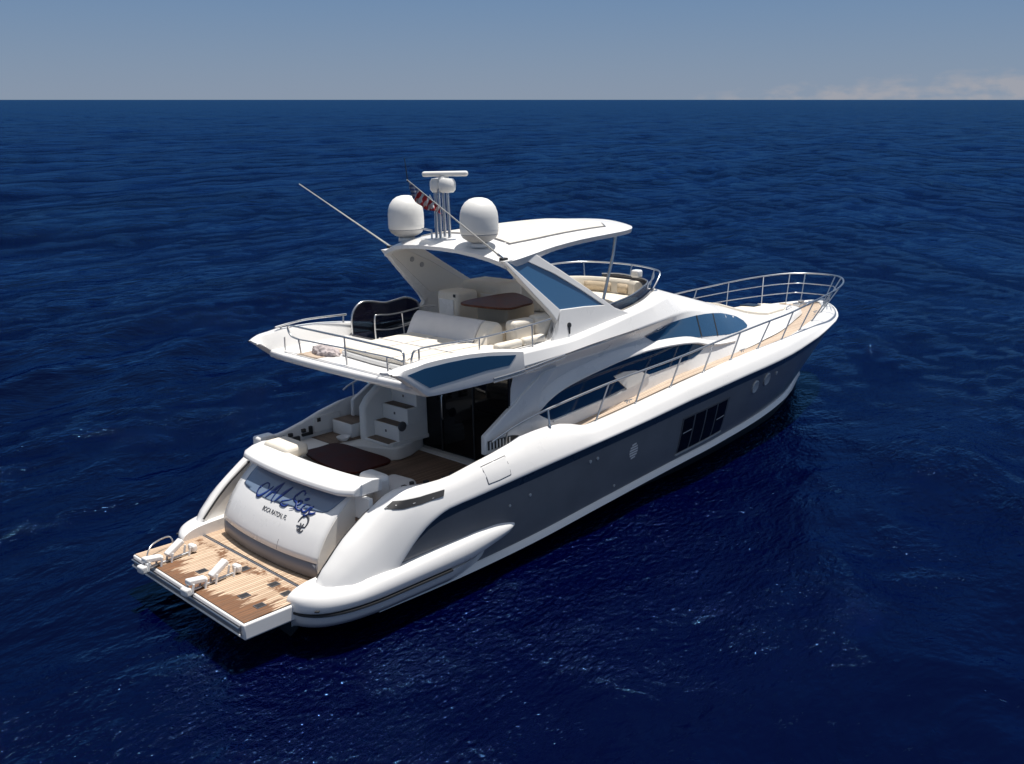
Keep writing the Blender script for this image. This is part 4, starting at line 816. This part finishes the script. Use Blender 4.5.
# ---- flybridge furniture
def rbox(name, lo, hi, m, parent, r=.05, **kw): return box(name, lo, hi, m, parent, bevel=r, seg=4, **kw)
spd = prism('sun_pad', [(3.72, .48, 3.73), (3.62, -.6, 3.73), (3.58, -1.9, 3.73), (5.6, -1.95, 3.73), (5.6, .52, 3.73)], (0, 0, .10), WHITE2, Y, bevel=.03)
prism('pad_cushion', [(3.75, .46, 3.832), (3.65, -.6, 3.832), (3.61, -1.88, 3.832), (5.55, -1.92, 3.832), (5.55, .50, 3.832)], (0, 0, .085), CREAM, spd, bevel=.035, seg=3)
for q in ([(3.67, -.30, 3.922), (5.55, -.30, 3.922)], [(3.63, -1.10, 3.922), (5.55, -1.12, 3.922)], [(4.60, .46, 3.922), (4.60, -1.88, 3.922)]):
    tube('cushion_seam', q, .011, SHADEG, spd)
SF = [(5.36, 3.84), (5.50, 4.10), (5.60, 4.24), (5.69, 4.30), (5.80, 4.28), (5.88, 4.18), (5.90, 3.84)]
sofa = prism('flybridge_sofa', [(x, .62, z) for x, z in SF], (0, -1.90, 0), SHADEG, Y, bevel=.03, seg=3)
prism('sofa_corner', [(x+.0, -1.29, z) for x, z in SF], (0, -.34, 0), CREAM, sofa, bevel=.10, seg=5)
rbox('sofa_back_cushion', (5.92, -1.86, 3.86), (6.50, -1.60, 4.30), CREAM, sofa, .08)
rbox('sofa_back_cushion', (6.52, -1.86, 3.86), (7.25, -1.60, 4.32), CREAM, sofa, .08)
rbox('sofa_seat', (5.86, -1.62, 3.74), (7.3, -1.0, 4.12), CREAMD, sofa, .06)
rbox('sofa_seat', (5.86, -1.0, 3.74), (6.4, .6, 4.12), CREAMD, sofa, .06)
for xa, xb in ((5.35, 6.0), (6.03, 6.62)): rbox('coaming_bolster', (xa, -2.03, 3.84), (xb, -1.86, 3.99), CREAM, sofa, .06)
fto = cat([(6.05, -.40, 0), (6.2, -1.36, 0), (6.65, -1.38, 0), (7.12, -1.22, 0), (7.66, -.3, 0), (7.55, -.05, 0), (6.9, -.02, 0), (6.3, -.1, 0)], 4, True)
ft = prism('flybridge_table', [(p.x, p.y, 4.43) for p in fto], (0, 0, .04), WALNUT, Y, bevel=.01)
rbox('table_base', (6.5, -1.1, 3.73), (7.3, -.25, 4.40), CREAMD, ft, .05)
g1 = rbox('galley_unit', (6.62, .42, 3.73), (7.2, 1.10, 4.55), CREAM, Y, .09)
rbox('unit_door', (6.60, .56, 3.95), (6.63, 1.0, 4.38), WHITE, g1, .01); box('unit_vent', (6.605, .50, 4.44), (6.62, .56, 4.5), BLACK, g1)
g2 = rbox('galley_unit', (7.45, .10, 3.73), (8.2, 1.25, 4.66), CREAM, Y, .10)
rbox('unit_door', (7.43, .18, 4.16), (7.46, .62, 4.42), WHITE, g2, .01); box('unit_vent', (7.43, .78, 4.3), (7.445, .86, 4.42), BLACK, g2)
hs_ = rbox('helm_seat', (9.35, .75, 3.73), (9.85, 1.35, 4.3), CREAM, Y, .08); rbox('seat_back', (9.28, .78, 4.25), (9.42, 1.32, 4.72), CREAM, hs_, .06); rbox('seat_pad', (9.42, .86, 4.32), (9.46, 1.24, 4.64), MAHOG, hs_, .02)
# forward seating round the well
path = [(9.7, 1.46), (10.3, 1.38), (10.8, 1.18), (11.08, .8), (11.18, .3), (11.18, -.2), (11.12, -.6), (10.98, -.85)]
rows = []
P = cat([(x, y, 0) for x, y in path], 4)
for i, p in enumerate(P):
    d = (P[min(i+1, len(P)-1)]-P[max(i-1, 0)]).normalized(); nrm = Vector((-d.y, d.x, 0))
    rows.append([(p+nrm*-.12).to_tuple()[:2]+(3.9,), (p+nrm*-.10).to_tuple()[:2]+(4.30,), (p+nrm*-.05).to_tuple()[:2]+(4.36,), (p+nrm*.03).to_tuple()[:2]+(4.36,), (p+nrm*.08).to_tuple()[:2]+(4.31,), (p+nrm*.10).to_tuple()[:2]+(3.9,)])
fs_ = loft('bow_seat', rows, CREAM, Y, closed=True, caps=(True, True), smooth=50)
prism('seat_base', [(9.4, 1.4, 3.73), (10.6, 1.2, 3.73), (11.05, .5, 3.73), (11.05, -.8, 3.73), (10.5, -1.15, 3.73), (9.6, -1.1, 3.73), (9.6, .3, 3.73), (9.4, .6, 3.73)], (0, 0, .30), CREAM, fs_, bevel=.05, seg=3)
for i0, i1 in ((12, 19), (20, 24)):
    rr = []
    for i in range(i0, i1):
        p = P[i]; d = (P[min(i+1, len(P)-1)]-P[max(i-1, 0)]).normalized(); nrm = Vector((-d.y, d.x, 0)); 
        rr.append([(p-nrm*.135).to_tuple()[:2]+(4.06,), (p-nrm*.135).to_tuple()[:2]+(4.27,)])
    loft('back_panel', rr, CREAMD, fs_, solid=.03)
# low smoked windscreen round the front of the well
vb = [(8.80, -1.80, 4.03), (9.6, -1.68, 4.09), (10.3, -1.50, 4.13), (10.9, -1.25, 4.175), (11.28, -1.02, 4.19), (11.42, -.6, 4.235), (11.46, 0, 4.27)]
vt = [(8.95, -1.62, 4.19), (9.8, -1.52, 4.26), (10.4, -1.34, 4.32), (10.95, -1.10, 4.36), (11.22, -.88, 4.385), (11.32, -.5, 4.42), (11.35, 0, 4.45)]
full = lambda L: [tuple(p) for p in L]+[(p[0], -p[1], p[2]) for p in L[-2:-3:-1]]
Bp, Tp = cat(full(vb), 4), cat(full(vt), 4)
WS = loft('windscreen', [[tuple(a), tuple(b)] for a, b in zip(Bp, Tp)], GLASSS, Y, solid=.015, smooth=60)
tube('windscreen_trim', [tuple(p) for p in Tp], .016, STEEL, WS)
rbox('searchlight', (11.12, -.72, 4.42), (11.32, -.50, 4.60), WHITE, WS, .05)
# ---- handrails
def rail(name, pts, r, posts=(), mids=(), label=None, par=Y, k=4):
    o = tube(name, pts, r, STEEL, par, smoothk=k, label=label)
    for a, b in posts: tube('stanchion', [a, b], r*.85, STEEL, o)
    for m_ in mids: tube('lower_rail', m_, r*.75, STEEL, o, smoothk=k)
    return o
rail('flybridge_side_rail', [(3.36, 2.12, 4.12), (3.7, 2.14, 4.15), (4.18, 2.15, 4.17), (5.05, 2.14, 4.14)], .022, posts=[((3.5, 2.13, 3.95), (3.5, 2.14, 4.13)), ((4.95, 2.13, 3.9), (4.98, 2.14, 4.14))])
rail('flybridge_rail', [(3.35, 1.30, 3.99), (3.34, 1.50, 4.02), (3.33, 1.60, 4.12), (3.33, 1.58, 4.22), (3.32, 1.40, 4.235), (3.31, .6, 4.235), (3.31, -.24, 4.23), (3.30, -1.0, 4.22), (3.29, -1.70, 4.21), (3.29, -1.88, 4.19), (3.29, -1.92, 4.10), (3.29, -1.92, 3.74)], .020,
     posts=[((3.36, 1.27, 3.72), (3.34, 1.28, 4.0)), ((3.33, -.24, 3.72), (3.31, -.24, 4.23)), ((3.33, 1.76, 3.72), (3.33, 1.75, 3.98)), ((3.31, -1.45, 3.72), (3.30, -1.45, 4.04))], mids=[[(3.35, 1.30, 3.99), (3.33, .5, 4.01), (3.32, -.6, 4.03), (3.31, -1.45, 4.04), (3.30, -1.90, 4.02)]])
rail('flybridge_rail', [(3.28, -2.12, 4.03), (3.29, -2.13, 4.15), (3.38, -2.15, 4.25), (3.88, -2.15, 4.25), (4.77, -2.15, 4.22), (5.6, -2.13, 4.23), (6.25, -2.10, 4.25), (6.75, -2.02, 4.26)], .018,
     posts=[((3.42, -2.15, 4.0), (3.42, -2.15, 4.26)), ((4.77, -2.15, 3.96), (4.77, -2.15, 4.22)), ((6.13, -2.13, 3.80), (6.13, -2.11, 4.24))])
rail('flybridge_rail', [(10.0, 1.52, 4.22), (10.15, 1.50, 4.55), (10.5, 1.47, 4.64), (11.1, 1.35, 4.65), (11.55, 1.0, 4.64), (11.8, .4, 4.62), (11.82, -.2, 4.60), (11.7, -.75, 4.57), (11.5, -1.05, 4.54), (11.32, -1.14, 4.42), (11.1, -1.16, 4.22)], .020,
     posts=[((11.35, 1.05, 4.1), (11.4, 1.15, 4.64)), ((11.70, .0, 4.1), (11.82, .0, 4.61)), ((11.45, -.78, 4.1), (11.69, -.76, 4.57))], mids=[[(11.66, -.76, 4.48), (11.4, -.95, 4.42), (11.0, -1.12, 4.36), (10.7, -1.3, 4.28)]])
# side and bow guard rail
GR = [(5.05, 2.10, 2.26), (5.5, 2.12, 2.40), (6.0, 2.16, 2.52), (6.6, 2.20, 2.61), (7.4, 2.22, 2.69), (8.32, 2.23, 2.765), (9.45, 2.23, 2.82), (10.75, 2.23, 2.88), (12.05, 2.22, 2.97), (13.15, 2.20, 3.03), (14.5, 2.15, 3.09), (15.7, 2.05, 3.11), (16.9, 1.92, 3.17), (18.0, 1.77, 3.21), (19.2, 1.58, 3.26), (20.15, 1.30, 3.30), (20.85, .93, 3.33), (21.28, .50, 3.33), (21.40, 0, 3.33)]
gr_full = [(x, -y, z) for x, y, z in GR]+GR[-2::-1]
g = tube('guard_rail', gr_full, .024, STEEL, Y, smoothk=4, label='stainless guard rail running along both side decks and round the bow')
gx = [p[0] for p in GR]
def gtop(x): return (x, float(pchip(gx[:-1], [p[1] for p in GR][:-1], x)), float(pchip(gx[:-1], [p[2] for p in GR][:-1], x)))
toeI = [(p[0], p[1]) for p in bow_i[:-1]]
def toe(x):
    if x < 17.3: return (x, float(Yi(x))+.05, float(Zi(x))+.01)
    return (x, float(np.interp(x, [p[0] for p in bow_i], [p[1] for p in bow_i]))+.05, 2.49)
for s_ in (-1, 1):
    for xb, xt in ((5.42, 5.44), (6.40, 6.45), (7.72, 8.22), (8.98, 9.46), (10.2, 10.72), (11.45, 12.0), (12.7, 13.15), (14.05, 14.6), (15.45, 15.95), (16.8, 17.35), (18.2, 18.75), (19.5, 20.15), (20.35, 20.95), (20.80, 21.28)):
        a, b = toe(xb), gtop(xt)
        if xb < 6: a = (xb, 2.06, 2.12)
        tube('stanchion', [(a[0], s_*a[1], a[2]-.02), (b[0], s_*b[1], b[2])], .018, STEEL, g)
        if xb > 6: lathe('stanchion_foot', (a[0], s_*a[1], a[2]-.01), [(.001, 0), (.04, 0), (.035, .02), (.001, .025)], STEEL, g, seg=12)
for f_, xs0 in ((.66, 15.2), (.34, 17.6)):
    pts = []
    for xt in (15.2, 16.4, 17.6, 18.8, 19.8, 20.5, 21.0, 21.25):
        if xt < xs0: continue
        b = gtop(xt); a = toe(min(xt-.6, 20.75)); pts.append((a[0]+(b[0]-a[0])*f_, a[1]+(b[1]-a[1])*f_, a[2]+(b[2]-a[2])*f_))
    sb = [(x, -y, z) for x, y, z in pts[-3:]]
    tube('lower_rail', pts+[(pts[-1][0]+.05, 0, pts[-1][2])]+sb[::-1], .014, STEEL, g, smoothk=4)
for s_ in (1,):
    rail('side_handrail', [(5.0, 2.36, 2.50), (5.2, 2.35, 2.60), (5.7, 2.33, 2.72), (6.3, 2.30, 2.76)], .018, posts=[((5.25, 2.36, 2.25), (5.25, 2.35, 2.62))])
# ---- foredeck fittings
fp_ = topdecal('foredeck_pad', [(15.2, -.30), (15.3, .42), (16.2, .62), (18.2, .56), (18.6, .35), (18.6, -.35), (18.2, -.52), (17.2, -.62), (16.2, -.55)], DB, CREAM, Y, .07, .08, bevel=.03, seg=3)
tube('pad_handrail', [(18.25, -.55, 2.66), (18.3, -.55, 2.76), (18.75, -.42, 2.76), (18.8, -.42, 2.66)], .014, STEEL, Y)
hb = prism('deck_hatch', [(17.7, .15, 2.775), (17.7, .62, 2.775), (18.1, .58, 2.775), (18.1, .15, 2.775)], (0, 0, .03), GLASSK, Y, bevel=.01)
wl = lathe('windlass', (20.15, 0, 2.47), [(.001, 0), (.14, 0), (.14, .05), (.07, .07), (.06, .14), (.10, .17), (.10, .2), (.001, .21)], STEEL, Y, seg=20)
rbox('windlass_housing', (19.85, -.12, 2.47), (20.1, .12, 2.62), STEEL, wl, .03)
box('anchor_roller', (20.4, -.09, 2.49), (21.55, .09, 2.55), STEEL, Y, bevel=.01)
for s_ in (-1, 1):
    for x in (19.3, 13.5, 8.9): t_ = toe(x); cleat(x, s_*(t_[1]-.12), t_[2]+.0, 0, Y, .8)
tube('deck_wash', [(20.0, .45, 2.47), (19.95, .4, 2.56), (19.8, .5, 2.56), (19.75, .5, 2.47)], .03, CREAMD, Y)
# ================================================================== loose things on the yacht
def flagobj():
    a = Vector((3.71, -1.70, 6.94)); b = Vector((5.84, -1.70, 5.46)); d = (b-a).normalized()
    F = thing('ensign', 'small red and white striped flag with a blue corner furled on the starboard aerial', 'flag', tuple(a))
    for nm, u0, u1 in (('striped_cloth', .06, .84),):
        rows = []
        for i in range(36):
            u = u0+(u1-u0)*i/35; p = a+d*u; wv = .045*math.sin(i*.9)+.02*math.sin(i*2.3); h = .26*(.45+.55*math.sin(math.pi*min(1, .2+i/38)))
            rows.append([tuple(p+Vector((.03*v*h/.2+wv*v*.6, .03*v*h/.2+wv*v+.03*math.sin(v*5+i*.5)*v, -h*v))) for v in np.linspace(0, 1, 9)])
        m = bpy.data.materials.new('flag_cloth'); m.use_nodes = True; t = m.node_tree; b_ = t.nodes['Principled BSDF']; b_.inputs['Roughness'].default_value = .85
        co = N(t, 'ShaderNodeTexCoord'); s = N(t, 'ShaderNodeSeparateXYZ'); t.links.new(co.outputs['Object'], s.inputs[0])
        al = mth(t, 'SUBTRACT', mth(t, 'MULTIPLY', s.outputs[0], d.x), mth(t, 'MULTIPLY', s.outputs[2], -d.z))
        stp = mth(t, 'GREATER_THAN', mth(t, 'FRACT', mth(t, 'DIVIDE', al, .13)), .45)
        c = mixc(t, stp, (.75, .72, .68), (.48, .03, .035)); can = mth(t, 'LESS_THAN', al, .30)
        c = mixc(t, can, c, mixc(t, mth(t, 'GREATER_THAN', mth(t, 'FRACT', mth(t, 'DIVIDE', s.outputs[2], .06)), .5), (.09, .12, .26), (.38, .40, .46)))
        t.links.new(c, b_.inputs['Base Color'])
        loft('cloth', rows, m, F, smooth=80, recalc=True)
flagobj()
# tender chocks on the platform: pairs of white folding pads on brackets
def chock(x, y, yaw, label):
    T = thing('tender_chock', label, 'boat chock', (x, y, .58), group='white folding tender chocks on the swim platform')
    q = lambda a, b, c: (x+a*math.cos(yaw)-b*math.sin(yaw), y+a*math.sin(yaw)+b*math.cos(yaw), .58+c)
    def pad(cx, cz, tilt, L=.34, w=.15):
        bm = bmesh.new(); c = q(cx, 0, cz)
        bmesh.ops.create_cube(bm, size=1, matrix=Matrix.Translation(c) @ Matrix.Rotation(yaw, 4, 'Z') @ Matrix.Rotation(tilt, 4, 'Y') @ Matrix.Diagonal((L, w, .09, 1)))
        return finish(bm, 'pad', WHITE, T, bevel=.025, seg=3)
    pad(-.22, .16, math.radians(10)); pad(.20, .21, math.radians(-30), .36, .15)
    for a in (-.36, -.12, .08, .42): 
        b_ = box('bracket', (0, 0, 0), (1, 1, 1), STEEL, T) if False else tube('bracket', [q(a, .08, .0), q(a+.04, .08, .15)], .02, WHITE, T)
        tube('bracket', [q(a, -.08, .0), q(a+.04, -.08, .15)], .02, WHITE, T)
    tube('base_rail', [q(-.45, 0, .02), q(.55, 0, .02)], .03, STEEL, T)
    bm = bmesh.new(); bmesh.ops.create_cube(bm, size=1, matrix=Matrix.Translation(q(.55, 0, .09)) @ Matrix.Rotation(yaw, 4, 'Z') @ Matrix.Diagonal((.10, .18, .13, 1)))
    finish(bm, 'end_block', WHITE, T, bevel=.03)
    bm = bmesh.new(); bmesh.ops.create_cube(bm, size=1, matrix=Matrix.Translation(q(-.42, 0, .04)) @ Matrix.Rotation(yaw, 4, 'Z') @ Matrix.Diagonal((.12, .18, .14, 1)))
    finish(bm, 'end_block', WHITE, T, bevel=.03)
chock(.22, 1.10, .10, 'folding white chock near the port corner of the teak platform, beside the grab hoop')
chock(.32, -.26, .10, 'folding white chock standing alone in the middle of the teak platform')
h_ = thing('grab_hoop', 'thin metal hoop standing on the teak platform beside the chock at its port corner', 'grab rail', (.3, 1.5, .58))
tube('hoop', [(.05, 1.44, .58), (.10, 1.46, .72), (.25, 1.55, .80), (.55, 1.66, .80), (.62, 1.62, .74), (.62, 1.58, .58)], .014, STEEL, h_, smoothk=4)
cb = thing('cloth_bundle', 'crumpled pinkish grey cloth lying on the teak patch of the upper aft deck', 'cloth', (3.62, .85, 3.74))
bm = bmesh.new(); bmesh.ops.create_icosphere(bm, subdivisions=4, radius=1)
for v in bm.verts:
    n = v.co.normalized(); k_ = 1+.16*math.sin(9*n.x+3*n.y)*math.sin(7*n.y+4*n.z)+.07*math.sin(19*n.x-11*n.y)
    v.co = Vector((3.62+n.x*.20*k_, .85+n.y*.36*k_, 3.735+max(0, n.z)*.15*k_))
finish(bm, 'cloth', CLOTH, cb, smooth=80)
bx_ = thing('white_shell', 'small white scalloped dish on the ledge by the cockpit table', 'dish', (4.30, 1.45, 1.74))
lathe('dish', (4.30, 1.45, 1.735), [(.001, 0), (.07, 0), (.12, .05), (.14, .09), (.12, .09), (.06, .03), (.001, .025)], WHITE, bx_, seg=20)
